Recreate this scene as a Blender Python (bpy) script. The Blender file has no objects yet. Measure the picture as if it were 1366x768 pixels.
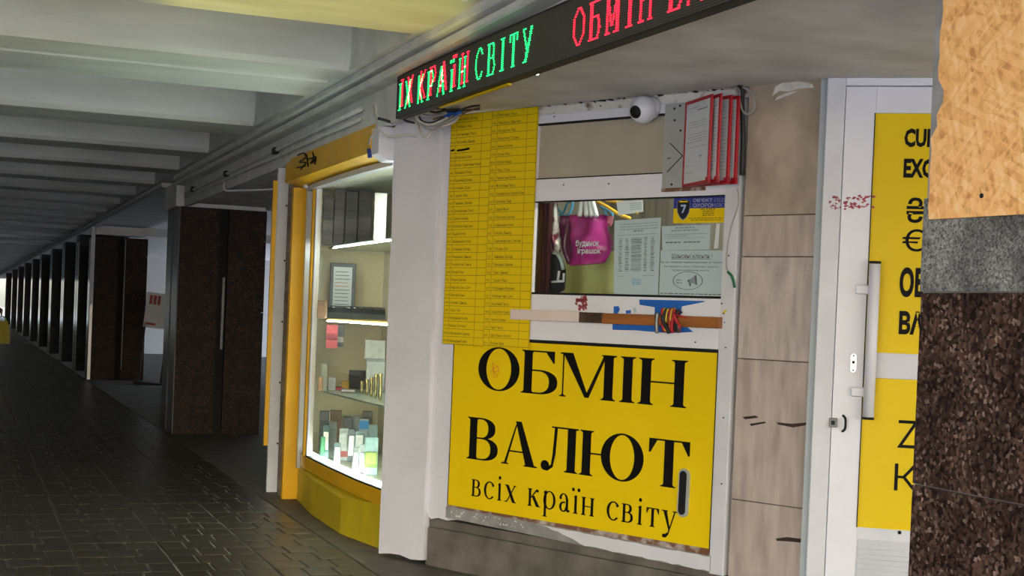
import bpy, bmesh, math, random
from mathutils import Vector, Matrix
random.seed(7)
C = bpy.context.scene.collection
R = math.radians

# ------------------------------------------------------------------ camera, sky, lamps, exposure
F, CX, CY, H = 1897., 683., 455., 1.5          # 50 mm lens on a 1366 px frame, cropped off-centre
def cam_axes(yaw, pitch, roll):
    cy, sy, cp, sp = math.cos(yaw), math.sin(yaw), math.cos(pitch), math.sin(pitch)
    f = Vector((sy*cp, cy*cp, sp)); r = Vector((cy, -sy, 0)); u = r.cross(f)
    cr, sr = math.cos(roll), math.sin(roll)
    return cr*r + sr*u, -sr*r + cr*u, f
RT, UP, FW = cam_axes(R(21.21), R(-0.9), R(2.35))
EYE = Vector((0, 0, H))
cd = bpy.data.cameras.new('camera'); cam = bpy.data.objects.new('camera', cd); C.objects.link(cam)
cd.sensor_width = 36; cd.lens = 36*F/1366; cd.shift_y = (CY-384)/1366; cd.clip_end = 500
m = Matrix((RT, UP, -FW)).transposed().to_4x4(); m.translation = EYE; cam.matrix_world = m
bpy.context.scene.camera = cam

w = bpy.data.worlds.new('world'); bpy.context.scene.world = w; w.use_nodes = True
nt = w.node_tree; bg = nt.nodes['Background']
sky = nt.nodes.new('ShaderNodeTexSky'); sky.sky_type = 'NISHITA'; sky.sun_disc = False
sky.sun_elevation = R(38); sky.sun_rotation = R(200); sky.dust_density = 3.0; sky.air_density = 1.2
hs = nt.nodes.new('ShaderNodeHueSaturation'); hs.inputs['Saturation'].default_value = 0.85
nt.links.new(sky.outputs[0], hs.inputs['Color']); nt.links.new(hs.outputs[0], bg.inputs['Color'])
bg.inputs['Strength'].default_value = 0.55

def lamp(name, kind, loc, energy, color=(1, 1, 1), aim=None, **kw):
    d = bpy.data.lights.new(name, kind); d.energy = energy; d.color = color
    for k, v in kw.items(): setattr(d, k, v)
    o = bpy.data.objects.new(name, d); C.objects.link(o); o.location = loc
    if aim is not None: o.rotation_euler = (Vector(aim)-Vector(loc)).to_track_quat('-Z', 'Y').to_euler()
    return o
# sunlight thrown back up on the ceiling by something yellow out on the pavement
lamp('yellow_bounce', 'SPOT', (1.15, 6.2, 0.2), 90, (1.0, 0.86, 0.13), (1.52, 6.80, 3.0), spot_size=R(33), spot_blend=0.35, shadow_soft_size=0.05)
lamp('olive_bounce', 'SPOT', (0.3, 6.5, 0.2), 35, (0.80, 0.85, 0.22), (0.5, 7.4, 3.0), spot_size=R(70), spot_blend=0.9, shadow_soft_size=0.1)
lamp('green_bounce', 'SPOT', (0.9, 7.4, 0.2), 15, (0.35, 1.0, 0.68), (1.55, 9.6, 3.0), spot_size=R(48), spot_blend=1.0, shadow_soft_size=0.1)
lamp('sun', 'SUN', (-20, -20, 30), 7.0, (1.0, 0.99, 0.97), (0, 0, 0), angle=R(0.6)).rotation_euler = Vector((0.45, 0.50, -0.80)).to_track_quat('-Z', 'Y').to_euler()
vs = bpy.context.scene.view_settings
vs.view_transform = 'Standard'; vs.look = 'None'; vs.gamma = 1; vs.use_curve_mapping = False
vs.exposure = 0.82

# ------------------------------------------------------------------ pixel -> real plane in the place
def ray(x, y): return FW + RT*((x-CX)/F) - UP*((y-CY)/F)
def on_plane(x, y, p0, n):
    d = ray(x, y); return EYE + d*((Vector(p0)-EYE).dot(n)/d.dot(n))
def floor_pt(x, y, z=0): return on_plane(x, y, (0, 0, z), Vector((0, 0, 1)))
def at_x(x, y, X): return on_plane(x, y, (X, 0, 0), Vector((1, 0, 0)))
def at_y(x, y, Y): return on_plane(x, y, (0, Y, 0), Vector((0, 1, 0)))
A = R(26)
KE, KN = Vector((math.sin(A), -math.cos(A), 0)), Vector((math.cos(A), math.sin(A), 0))   # along the kiosk front, into it
K0 = Vector((2.643, 8.159, 0)); KROT = math.atan2(KE.y, KE.x)
def kl(x, y, wout=0):                      # kiosk front coordinates (s, z) of a pixel, wout metres in front of the wall
    p = on_plane(x, y, K0-KN*wout, KN); return ((p-K0).dot(KE), p.z)
def KW(s, v, z): return K0 + KE*s + KN*v + Vector((0, 0, z))
DA = R(-35); DE = Vector((math.cos(DA), math.sin(DA), 0)); DN = Vector((-math.sin(DA), math.cos(DA), 0)); D0 = Vector((3.80, 5.79, 0))
def dl(x, y, wout=0):
    p = on_plane(x, y, D0-DN*wout, DN); return ((p-D0).dot(DE), p.z)

# ------------------------------------------------------------------ materials
def mat(name, col, rough=0.6, metal=0.0, var=0.12, scale=6.0, bump=0.0, bscale=40.0, col2=None, emit=0, stretch=None, spec=0.5, thr=(0.35, 0.65), detail=6):
    m = bpy.data.materials.new(name); m.use_nodes = True; t = m.node_tree; n = t.nodes; L = t.links
    b = n['Principled BSDF']; b.inputs['Roughness'].default_value = rough; b.inputs['Metallic'].default_value = metal
    b.inputs['Specular IOR Level'].default_value = spec
    tc = n.new('ShaderNodeTexCoord'); mp = n.new('ShaderNodeMapping'); L.new(tc.outputs['Object'], mp.inputs[0])
    if stretch: mp.inputs['Scale'].default_value = stretch
    nz = n.new('ShaderNodeTexNoise'); nz.inputs['Scale'].default_value = scale; nz.inputs['Detail'].default_value = detail
    L.new(mp.outputs[0], nz.inputs['Vector'])
    cr = n.new('ShaderNodeValToRGB'); L.new(nz.outputs['Fac'], cr.inputs[0])
    c2 = col2 or tuple(c*(1-var) for c in col)
    cr.color_ramp.elements[0].position = thr[0]; cr.color_ramp.elements[1].position = thr[1]
    cr.color_ramp.elements[0].color = (*c2, 1); cr.color_ramp.elements[1].color = (*col, 1)
    L.new(cr.outputs[0], b.inputs['Base Color'])
    if bump:
        n2 = n.new('ShaderNodeTexNoise'); n2.inputs['Scale'].default_value = bscale; n2.inputs['Detail'].default_value = 5
        L.new(mp.outputs[0], n2.inputs['Vector'])
        bp = n.new('ShaderNodeBump'); bp.inputs['Strength'].default_value = bump; bp.inputs['Distance'].default_value = 0.01
        L.new(n2.outputs['Fac'], bp.inputs['Height']); L.new(bp.outputs[0], b.inputs['Normal'])
    if emit:
        b.inputs['Emission Color'].default_value = (*col, 1); b.inputs['Emission Strength'].default_value = emit
    return m
def granite(name, cols, scale, rough=0.25, spec=0.5):
    m = mat(name, (0.1, 0.1, 0.1), rough, spec=spec); t = m.node_tree; n = t.nodes; L = t.links; b = n['Principled BSDF']
    tc = n.new('ShaderNodeTexCoord')
    nz = n.new('ShaderNodeTexNoise'); nz.inputs['Scale'].default_value = scale*0.6; nz.inputs['Detail'].default_value = 3
    mix = n.new('ShaderNodeMixRGB'); mix.inputs[0].default_value = 0.012
    L.new(tc.outputs['Object'], nz.inputs['Vector']); L.new(tc.outputs['Object'], mix.inputs[1]); L.new(nz.outputs['Color'], mix.inputs[2])
    v = n.new('ShaderNodeTexVoronoi'); v.inputs['Scale'].default_value = scale; L.new(mix.outputs[0], v.inputs['Vector'])
    sp = n.new('ShaderNodeSeparateColor'); L.new(v.outputs['Color'], sp.inputs[0])
    cr = n.new('ShaderNodeValToRGB'); L.new(sp.outputs[0], cr.inputs[0]); e = cr.color_ramp.elements
    e[0].color = (*cols[0], 1); e[1].color = (*cols[-1], 1)
    for i, c in enumerate(cols[1:-1]): x = e.new((i+1)/(len(cols)-1)); x.color = (*c, 1)
    n2 = n.new('ShaderNodeTexNoise'); n2.inputs['Scale'].default_value = 7; n2.inputs['Detail'].default_value = 5; L.new(tc.outputs['Object'], n2.inputs['Vector'])
    c2 = n.new('ShaderNodeValToRGB'); c2.color_ramp.elements[0].position = 0.35; c2.color_ramp.elements[1].position = 0.62
    c2.color_ramp.elements[0].color = (0.45, 0.45, 0.45, 1); L.new(n2.outputs['Fac'], c2.inputs[0])
    mu = n.new('ShaderNodeMixRGB'); mu.blend_type = 'MULTIPLY'; mu.inputs[0].default_value = 1
    L.new(cr.outputs[0], mu.inputs[1]); L.new(c2.outputs[0], mu.inputs[2]); L.new(mu.outputs[0], b.inputs['Base Color'])
    return m
def osb_mat():
    m = mat('osb_strands', (0.6, 0.3, 0.1), 0.75); t = m.node_tree; n = t.nodes; L = t.links; b = n['Principled BSDF']
    tc = n.new('ShaderNodeTexCoord'); facs = []
    wv = n.new('ShaderNodeTexNoise'); wv.inputs['Scale'].default_value = 5; L.new(tc.outputs['Object'], wv.inputs['Vector'])
    dist = n.new('ShaderNodeMixRGB'); dist.inputs[0].default_value = 0.03; L.new(tc.outputs['Object'], dist.inputs[1]); L.new(wv.outputs['Color'], dist.inputs[2])
    for rot, sc in ((0.4, (1, 15, 70)), (-0.7, (1, 18, 80)), (1.3, (1, 17, 75))):
        mp = n.new('ShaderNodeMapping'); mp.vector_type = 'TEXTURE'; mp.inputs['Rotation'].default_value = (rot, 0, 0); mp.inputs['Scale'].default_value = tuple(1/q for q in sc)
        L.new(dist.outputs[0], mp.inputs[0]); v = n.new('ShaderNodeTexVoronoi'); v.inputs['Scale'].default_value = 1.0; L.new(mp.outputs[0], v.inputs['Vector'])
        s = n.new('ShaderNodeSeparateColor'); L.new(v.outputs['Color'], s.inputs[0]); facs.append(s.outputs[0])
    a = n.new('ShaderNodeMath'); a.operation = 'ADD'; L.new(facs[0], a.inputs[0]); L.new(facs[1], a.inputs[1])
    a2 = n.new('ShaderNodeMath'); a2.operation = 'ADD'; L.new(a.outputs[0], a2.inputs[0]); L.new(facs[2], a2.inputs[1])
    dv = n.new('ShaderNodeMath'); dv.operation = 'DIVIDE'; dv.inputs[1].default_value = 3; L.new(a2.outputs[0], dv.inputs[0])
    cr = n.new('ShaderNodeValToRGB'); L.new(dv.outputs[0], cr.inputs[0]); e = cr.color_ramp.elements
    e[0].position = 0.08; e[0].color = (0.56, 0.25, 0.08, 1); e[1].position = 0.92; e[1].color = (0.90, 0.60, 0.31, 1)
    x = e.new(0.4); x.color = (0.80, 0.43, 0.15, 1); x = e.new(0.62); x.color = (0.86, 0.50, 0.20, 1)
    L.new(cr.outputs[0], b.inputs['Base Color'])
    bp = n.new('ShaderNodeBump'); bp.inputs['Strength'].default_value = 0.35; bp.inputs['Distance'].default_value = 0.004
    L.new(dv.outputs[0], bp.inputs['Height']); L.new(bp.outputs[0], b.inputs['Normal'])
    return m
def glass_mat(name, tint=(0.96, 0.985, 0.97), refl=1.0):
    m = bpy.data.materials.new(name); m.use_nodes = True; t = m.node_tree; n = t.nodes; L = t.links; n.clear()
    out = n.new('ShaderNodeOutputMaterial'); tr = n.new('ShaderNodeBsdfTransparent'); tr.inputs[0].default_value = (*tint, 1)
    gl = n.new('ShaderNodeBsdfGlossy'); gl.inputs['Roughness'].default_value = 0.02
    fr = n.new('ShaderNodeFresnel'); fr.inputs['IOR'].default_value = 1.5; mx = n.new('ShaderNodeMixShader')
    ge = n.new('ShaderNodeNewGeometry'); iv = n.new('ShaderNodeMath'); iv.operation = 'SUBTRACT'; iv.inputs[0].default_value = 1.0; L.new(ge.outputs['Backfacing'], iv.inputs[1])
    ml = n.new('ShaderNodeMath'); ml.operation = 'MULTIPLY'; L.new(fr.outputs[0], ml.inputs[0]); L.new(iv.outputs[0], ml.inputs[1]); L.new(ml.outputs[0], mx.inputs[0]); L.new(tr.outputs[0], mx.inputs[1]); L.new(gl.outputs[0], mx.inputs[2]); L.new(mx.outputs[0], out.inputs[0])
    return m
def glow(name, col, s):
    m = bpy.data.materials.new(name); m.use_nodes = True; n = m.node_tree.nodes; L = m.node_tree.links; n.clear()
    out = n.new('ShaderNodeOutputMaterial'); e = n.new('ShaderNodeEmission'); e.inputs[0].default_value = (*col, 1); e.inputs[1].default_value = s
    L.new(e.outputs[0], out.inputs[0]); return m
def led_panel_mat():
    m = mat('led_panel_black', (0.022, 0.021, 0.02), 0.55); t = m.node_tree; n = t.nodes; L = t.links; b = n['Principled BSDF']
    tc = n.new('ShaderNodeTexCoord'); mp = n.new('ShaderNodeMapping'); mp.inputs['Scale'].default_value = (100, 0, 100); L.new(tc.outputs['Object'], mp.inputs[0])
    fr = n.new('ShaderNodeVectorMath'); fr.operation = 'FRACTION'; L.new(mp.outputs[0], fr.inputs[0])
    sb = n.new('ShaderNodeVectorMath'); sb.operation = 'SUBTRACT'; sb.inputs[1].default_value = (0.5, 0, 0.5); L.new(fr.outputs[0], sb.inputs[0])
    ln = n.new('ShaderNodeVectorMath'); ln.operation = 'LENGTH'; L.new(sb.outputs[0], ln.inputs[0])
    cr = n.new('ShaderNodeValToRGB'); cr.color_ramp.interpolation = 'CONSTANT'; e = cr.color_ramp.elements
    e[0].color = (0.11, 0.105, 0.095, 1); e[1].position = 0.3; e[1].color = (0.014, 0.014, 0.013, 1)
    L.new(ln.outputs['Value'], cr.inputs[0]); L.new(cr.outputs[0], b.inputs['Base Color']); return m

WHITE = mat('white_upvc', (0.76, 0.765, 0.825), 0.32, var=0.05, scale=3)
WHITE2 = mat('white_upvc_aged', (0.65, 0.66, 0.70), 0.4, var=0.10, scale=5)
PLASTER = mat('painted_plaster', (0.70, 0.70, 0.765), 0.75, var=0.10, scale=2.2, bump=0.35, bscale=25)
CEILP = mat('whitewashed_concrete', (0.66, 0.665, 0.66), 0.8, var=0.16, scale=2.5, bump=0.3, bscale=14, stretch=(0.5, 2, 2))
SOFF = mat('soffit_concrete', (0.78, 0.765, 0.73), 0.85, var=0.28, scale=2.2, bump=0.5, bscale=9)
PEEL = mat('peeling_paint', (0.70, 0.68, 0.64), 0.85, col2=(0.16, 0.09, 0.055), scale=9, bump=0.6, thr=(0.34, 0.44))
BEIGE = mat('beige_panel', (0.44, 0.40, 0.31), 0.5, var=0.14, scale=4)
CONC = mat('rough_concrete', (0.16, 0.142, 0.122), 0.9, var=0.45, scale=5, bump=0.8, bscale=18)
SILLG = mat('worn_sill_paint', (0.30, 0.30, 0.295), 0.7, col2=(0.19, 0.19, 0.185), scale=8, bump=0.5)
RUST = mat('rusty_steel', (0.17, 0.075, 0.035), 0.85, col2=(0.45, 0.40, 0.36), scale=14, thr=(0.38, 0.55), bump=0.6)
FLOORG = mat('floor_grout', (0.14, 0.125, 0.10), 0.7, col2=(0.015, 0.013, 0.011), scale=3, thr=(0.35, 0.6))
LIGHTP = mat('pale_pavement', (0.46, 0.475, 0.51), 0.85, var=0.15)
PAVER = mat('concrete_paver', (0.072, 0.060, 0.040), 0.36, var=0.45, scale=5, bump=0.12, bscale=60)
PAVER2 = mat('concrete_paver_darker', (0.060, 0.051, 0.034), 0.33, var=0.45, scale=5, bump=0.12, bscale=60)
CURB = mat('cement_border', (0.14, 0.122, 0.096), 0.65, var=0.4, scale=6, bump=0.6, bscale=25)
YEL = mat('yellow_board', (0.80, 0.57, 0.003), 0.40, var=0.05, scale=2, spec=0.22)
YELL = mat('yellow_sheet', (0.78, 0.56, 0.004), 0.5, var=0.05, scale=2, spec=0.2)
ORY = mat('orange_yellow_paint', (0.80, 0.44, 0.005), 0.4, var=0.12, scale=4)
OLY = mat('olive_yellow_paint', (0.60, 0.46, 0.012), 0.42, var=0.16, scale=5, bump=0.15)
BLACK = mat('black_print', (0.006, 0.006, 0.006), 0.5, var=0, spec=0.12)
GASK = mat('black_rubber', (0.010, 0.010, 0.011), 0.55, var=0, spec=0.25)
INK = mat('grey_ink', (0.10, 0.11, 0.13), 0.6, var=0)
INKY = mat('dark_ink_on_yellow', (0.10, 0.075, 0.01), 0.6, var=0)
GREYM = mat('grey_metal_plate', (0.42, 0.44, 0.43), 0.45, metal=0.2, var=0.10)
STEEL = mat('steel', (0.50, 0.50, 0.50), 0.25, metal=1.0, var=0.1)
DSTEEL = mat('dull_steel', (0.22, 0.22, 0.22), 0.5, metal=0.5, var=0.2)
ALU = mat('aluminium', (0.55, 0.57, 0.60), 0.35, metal=0.7, var=0.06)
RED = mat('red_plastic', (0.45, 0.008, 0.016), 0.35, var=0.1)
PAPER = mat('paper', (0.66, 0.69, 0.72), 0.6, var=0.04)
PAPERB = mat('paper_bluish', (0.46, 0.58, 0.60), 0.5, var=0.06, scale=3)
BLUE = mat('blue_vinyl', (0.015, 0.13, 0.52), 0.4, var=0.1)
NAVY = mat('navy_print', (0.03, 0.04, 0.30), 0.4, var=0.05)
MARB = mat('travertine_tile', (0.50, 0.41, 0.32), 0.2, var=0.34, scale=5, stretch=(1.2, 1.2, 0.7), bump=0.06, detail=10)
MARB2 = mat('pale_marble_tile', (0.60, 0.52, 0.48), 0.10, var=0.32, scale=6, stretch=(3.0, 3.0, 0.6), bump=0.04, detail=10)
MARB3 = mat('pinkish_marble_tile', (0.56, 0.47, 0.42), 0.18, var=0.34, scale=5, stretch=(2.8, 2.8, 0.5), bump=0.05, detail=10)
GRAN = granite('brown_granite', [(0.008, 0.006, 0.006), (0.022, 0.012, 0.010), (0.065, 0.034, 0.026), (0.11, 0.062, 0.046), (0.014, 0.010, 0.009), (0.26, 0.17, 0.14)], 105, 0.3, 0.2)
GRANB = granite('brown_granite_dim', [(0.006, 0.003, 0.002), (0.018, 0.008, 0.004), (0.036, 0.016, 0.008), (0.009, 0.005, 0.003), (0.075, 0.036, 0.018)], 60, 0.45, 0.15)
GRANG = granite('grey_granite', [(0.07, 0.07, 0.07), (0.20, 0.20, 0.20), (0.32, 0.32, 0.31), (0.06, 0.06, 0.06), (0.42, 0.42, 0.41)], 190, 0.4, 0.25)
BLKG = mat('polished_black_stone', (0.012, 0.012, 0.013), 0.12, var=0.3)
DKST = mat('dark_stone_core', (0.010, 0.010, 0.010), 0.6, var=0.3, spec=0.15)
MORT = mat('mortar_edge', (0.33, 0.33, 0.33), 0.8, var=0.3, scale=12, bump=0.4)
OSB = osb_mat()
LEDP = led_panel_mat()
LRED = glow('led_red', (1.0, 0.012, 0.03), 3.2); LGRN = glow('led_green', (0.012, 0.85, 0.16), 2.3); LYEL = glow('led_amber', (1.0, 0.75, 0.25), 5.0)
LSTRIP = glow('led_strip_white', (0.88, 1.0, 0.93), 36.0); LSPOT = glow('downlight_lens', (0.9, 0.95, 1.0), 12.0)
GLASS = glass_mat('clear_glass'); GLASSK = glass_mat('kiosk_glass', (0.93, 0.965, 0.94))
WOODB = mat('brown_wood', (0.36, 0.125, 0.025), 0.45, var=0.35, scale=3, stretch=(1, 8, 8))
WOODD = mat('dark_worn_wood', (0.10, 0.05, 0.025), 0.7, var=0.6, scale=8)
WOODP = mat('pinkish_white_paint', (0.70, 0.60, 0.55), 0.5, var=0.10, scale=4)
LWALL = mat('added_left_wall', (0.60, 0.62, 0.66), 0.8, var=0.15)
DIM = mat('dim_wall', (0.10, 0.10, 0.10), 0.8, var=0.25, scale=2)
PALEW = mat('pale_far_wall', (0.62, 0.64, 0.68), 0.8, var=0.08)

# ------------------------------------------------------------------ mesh helpers
class MB:
    def __init__(s): s.v = []; s.f = []; s.mi = []; s.sm = []; s.mats = []
    def _m(s, m):
        if m not in s.mats: s.mats.append(m)
        return s.mats.index(m)
    def face(s, pts, m=None, sm=False):
        i = len(s.v); s.v += [tuple(p) for p in pts]; s.f.append(tuple(range(i, i+len(pts)))); s.mi.append(s._m(m)); s.sm.append(sm)
    def mesh(s, vs, fs, m=None, sm=False):
        i = len(s.v); s.v += [tuple(p) for p in vs]; k = s._m(m)
        for f in fs: s.f.append(tuple(i+j for j in f)); s.mi.append(k); s.sm.append(sm)
        return s
    def box(s, a, b, m=None, bev=0.0):
        x0, y0, z0 = (min(a[i], b[i]) for i in range(3)); x1, y1, z1 = (max(a[i], b[i]) for i in range(3))
        if bev <= 0:
            vs = [(x, y, z) for x in (x0, x1) for y in (y0, y1) for z in (z0, z1)]
            return s.mesh(vs, [(0, 1, 3, 2), (4, 6, 7, 5), (0, 4, 5, 1), (2, 3, 7, 6), (0, 2, 6, 4), (1, 5, 7, 3)], m)
        bm = bmesh.new(); bmesh.ops.create_cube(bm, size=1)
        for v in bm.verts: v.co = Vector(((x0+x1)/2+v.co.x*(x1-x0), (y0+y1)/2+v.co.y*(y1-y0), (z0+z1)/2+v.co.z*(z1-z0)))
        bmesh.ops.bevel(bm, geom=bm.edges[:], offset=min(bev, (x1-x0)*.45, (y1-y0)*.45, (z1-z0)*.45), segments=2, affect='EDGES', profile=0.5)
        bm.verts.index_update(); s.mesh([v.co[:] for v in bm.verts], [[v.index for v in f.verts] for f in bm.faces], m); bm.free(); return s
    def prism(s, poly, z0, z1, m=None):                        # polygon in x,y extruded in z
        n = len(poly); a = sum(poly[i][0]*poly[(i+1) % n][1]-poly[(i+1) % n][0]*poly[i][1] for i in range(n))
        if a < 0: poly = poly[::-1]
        vs = [(p[0], p[1], z0) for p in poly]+[(p[0], p[1], z1) for p in poly]
        return s.mesh(vs, [tuple(range(n))[::-1], tuple(range(n, 2*n))]+[(i, (i+1) % n, n+(i+1) % n, n+i) for i in range(n)], m)
    def extr_y(s, poly, y0, y1, m=None):                       # polygon in x,z extruded along y
        n = len(poly); a = sum(poly[i][0]*poly[(i+1) % n][1]-poly[(i+1) % n][0]*poly[i][1] for i in range(n))
        if a < 0: poly = poly[::-1]
        vs = [(p[0], y0, p[1]) for p in poly]+[(p[0], y1, p[1]) for p in poly]
        return s.mesh(vs, [tuple(range(n)), tuple(range(n, 2*n))[::-1]]+[((i+1) % n, i, n+i, n+(i+1) % n) for i in range(n)], m)
    def plate(s, poly, y0, y1, m=None): return s.extr_y(poly, y0, y1, m)
    def tube(s, pts, r, m=None, n=7, smooth=True, sub=5):
        pts = [Vector(p) for p in pts]
        if sub > 1 and len(pts) > 2:
            q = []
            for i in range(len(pts)-1):
                p0, p1, p2, p3 = pts[max(i-1, 0)], pts[i], pts[i+1], pts[min(i+2, len(pts)-1)]
                for k in range(sub):
                    t = k/sub; q.append(0.5*((2*p1)+(p2-p0)*t+(2*p0-5*p1+4*p2-p3)*t*t+(3*p1-p0-3*p2+p3)*t**3))
            pts = q+[pts[-1]]
        rs = r if isinstance(r, (list, tuple)) else [r]*len(pts)
        if len(rs) != len(pts): rs = [rs[min(int(i*len(rs)/len(pts)), len(rs)-1)] for i in range(len(pts))]
        vs = []; fs = []; up = None
        for i, p in enumerate(pts):
            d = (pts[min(i+1, len(pts)-1)]-pts[max(i-1, 0)]); d = d.normalized() if d.length > 1e-9 else Vector((0, 0, 1))
            if up is None: up = d.orthogonal().normalized()
            up = (up-d*up.dot(d)); up = up.normalized() if up.length > 1e-6 else d.orthogonal().normalized()
            b = d.cross(up)
            for k in range(n): a = 2*math.pi*k/n; vs.append(p+(up*math.cos(a)+b*math.sin(a))*rs[i])
        for i in range(len(pts)-1):
            for k in range(n): fs.append((i*n+k, i*n+(k+1) % n, (i+1)*n+(k+1) % n, (i+1)*n+k))
        fs.append(tuple(range(n))[::-1]); fs.append(tuple((len(pts)-1)*n+k for k in range(n)))
        return s.mesh(vs, fs, m, smooth)
    def lathe(s, prof, c=(0, 0, 0), m=None, n=20, axis='z', smooth=True):
        vs = []; fs = []
        for r, h in prof:
            for k in range(n):
                a = 2*math.pi*k/n; x, y = r*math.cos(a), r*math.sin(a)
                vs.append({'z': (c[0]+x, c[1]+y, c[2]+h), 'y': (c[0]+x, c[1]+h, c[2]-y), 'x': (c[0]+h, c[1]+x, c[2]+y)}[axis])
        for i in range(len(prof)-1):
            for k in range(n): fs.append((i*n+k, i*n+(k+1) % n, (i+1)*n+(k+1) % n, (i+1)*n+k))
        fs.append(tuple(range(n))[::-1]); fs.append(tuple((len(prof)-1)*n+k for k in range(n)))
        return s.mesh(vs, fs, m, smooth)
    def build(s, name, material=None, parent=None):
        me = bpy.data.meshes.new(name); me.from_pydata(s.v, [], s.f)
        for k in s.mats: me.materials.append(k or material)
        if not s.mats: me.materials.append(material)
        for p, i, q in zip(me.polygons, s.mi, s.sm): p.material_index = i; p.use_smooth = q
        me.update(); o = bpy.data.objects.new(name, me); C.objects.link(o)
        if parent: o.parent = parent
        return o
def tag(o, label, cat, group=None, kind=None):
    o['label'] = label; o['category'] = cat
    if group: o['group'] = group
    if kind: o['kind'] = kind
    return o
def thing(name, label, cat, loc=(0, 0, 0), rz=0, group=None):
    o = bpy.data.objects.new(name, None); C.objects.link(o); o.location = loc; o.rotation_euler = (0, 0, rz); o.empty_display_size = 0.1
    return tag(o, label, cat, group)
def struct(name, label, loc=(0, 0, 0), rz=0):
    o = bpy.data.objects.new(name, None); C.objects.link(o); o.location = loc; o.rotation_euler = (0, 0, rz)
    o['kind'] = 'structure'; o['label'] = label; o['category'] = name.split('_')[0]; return o
def kthing(name, label, cat, s=0, v=0, z=0, group=None): return thing(name, label, cat, KW(s, v, z), KROT, group)
def box(name, a, b, m, parent, bev=0.0): return MB().box(a, b, m, bev).build(name, m, parent)
def stuff(o): o['kind'] = 'stuff'; return o
def lab(o, t): o['label'] = t; return o
def local(o, p): return o.matrix_basis.inverted() @ Vector(p)
def sphere_prof(r, n=10, a0=-90, a1=90): return [(max(r*math.cos(R(a0+(a1-a0)*i/n)), 0.0004), r*math.sin(R(a0+(a1-a0)*i/n))) for i in range(n+1)]

# flat print -------------------------------------------------------
_txt = {}
def text2d(body, bold=0.0, res=2):
    k = (body, bold, res)
    if k in _txt: return _txt[k]
    cu = bpy.data.curves.new('t', 'FONT'); cu.body = body; cu.size = 1.0; cu.resolution_u = res; cu.offset = bold; cu.fill_mode = 'FRONT'
    o = bpy.data.objects.new('t', cu); C.objects.link(o); bpy.context.view_layer.update()
    me = bpy.data.meshes.new_from_object(o.evaluated_get(bpy.context.evaluated_depsgraph_get()))
    vs = [(v.co.x, v.co.y) for v in me.vertices]; fs = [tuple(p.vertices) for p in me.polygons]
    bpy.data.objects.remove(o); bpy.data.curves.remove(cu); bpy.data.meshes.remove(me)
    x0 = min((v[0] for v in vs), default=0); x1 = max((v[0] for v in vs), default=1)
    y0 = min((v[1] for v in vs), default=0); y1 = max((v[1] for v in vs), default=1)
    _txt[k] = (vs, fs, x0, x1, y0, y1); return _txt[k]
def put_text(mb, body, x, z, h=None, width=None, m=BLACK, y=0.0, bold=0.0, anchor='l', fn=None, maxw=None, slant=0.0, res=2):
    """text with its full inked height h (or size by width) on the plane y; facing -y"""
    vs, fs, x0, x1, y0, y1 = text2d(body, bold, res)
    sz = h/(y1-y0) if h else width/(x1-x0); sx = width/(x1-x0) if width else sz
    if maxw and (x1-x0)*sx > maxw: sx = maxw/(x1-x0)
    off = {'l': 0, 'c': -(x1-x0)*sx/2, 'r': -(x1-x0)*sx}[anchor]
    pts = []
    for a, b in vs:
        px = x+off+(a-x0)*sx+slant*(b-y0)*sz; pz = z+(b-y0)*sz
        pts.append(fn(px, pz) if fn else (px, y, pz))
    mb.mesh(pts, fs, m)
def em_text(mb, body, x, z, size, m, y=0.0, bold=0.0, sx=1.0, anchor='l', fn=None, maxw=None):
    vs, fs, x0, x1, y0, y1 = text2d(body, bold, 1)
    kx = size*sx
    if maxw and (x1-x0)*kx > maxw: kx = maxw/(x1-x0)
    off = {'l': 0, 'c': -(x1-x0)*kx/2, 'r': -(x1-x0)*kx}[anchor]
    pts = [(x+off+(a-x0)*kx, y, z+b*size) for a, b in vs]
    if fn: pts = [fn(p[0], p[2]) for p in pts]
    mb.mesh(pts, fs, m)

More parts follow.
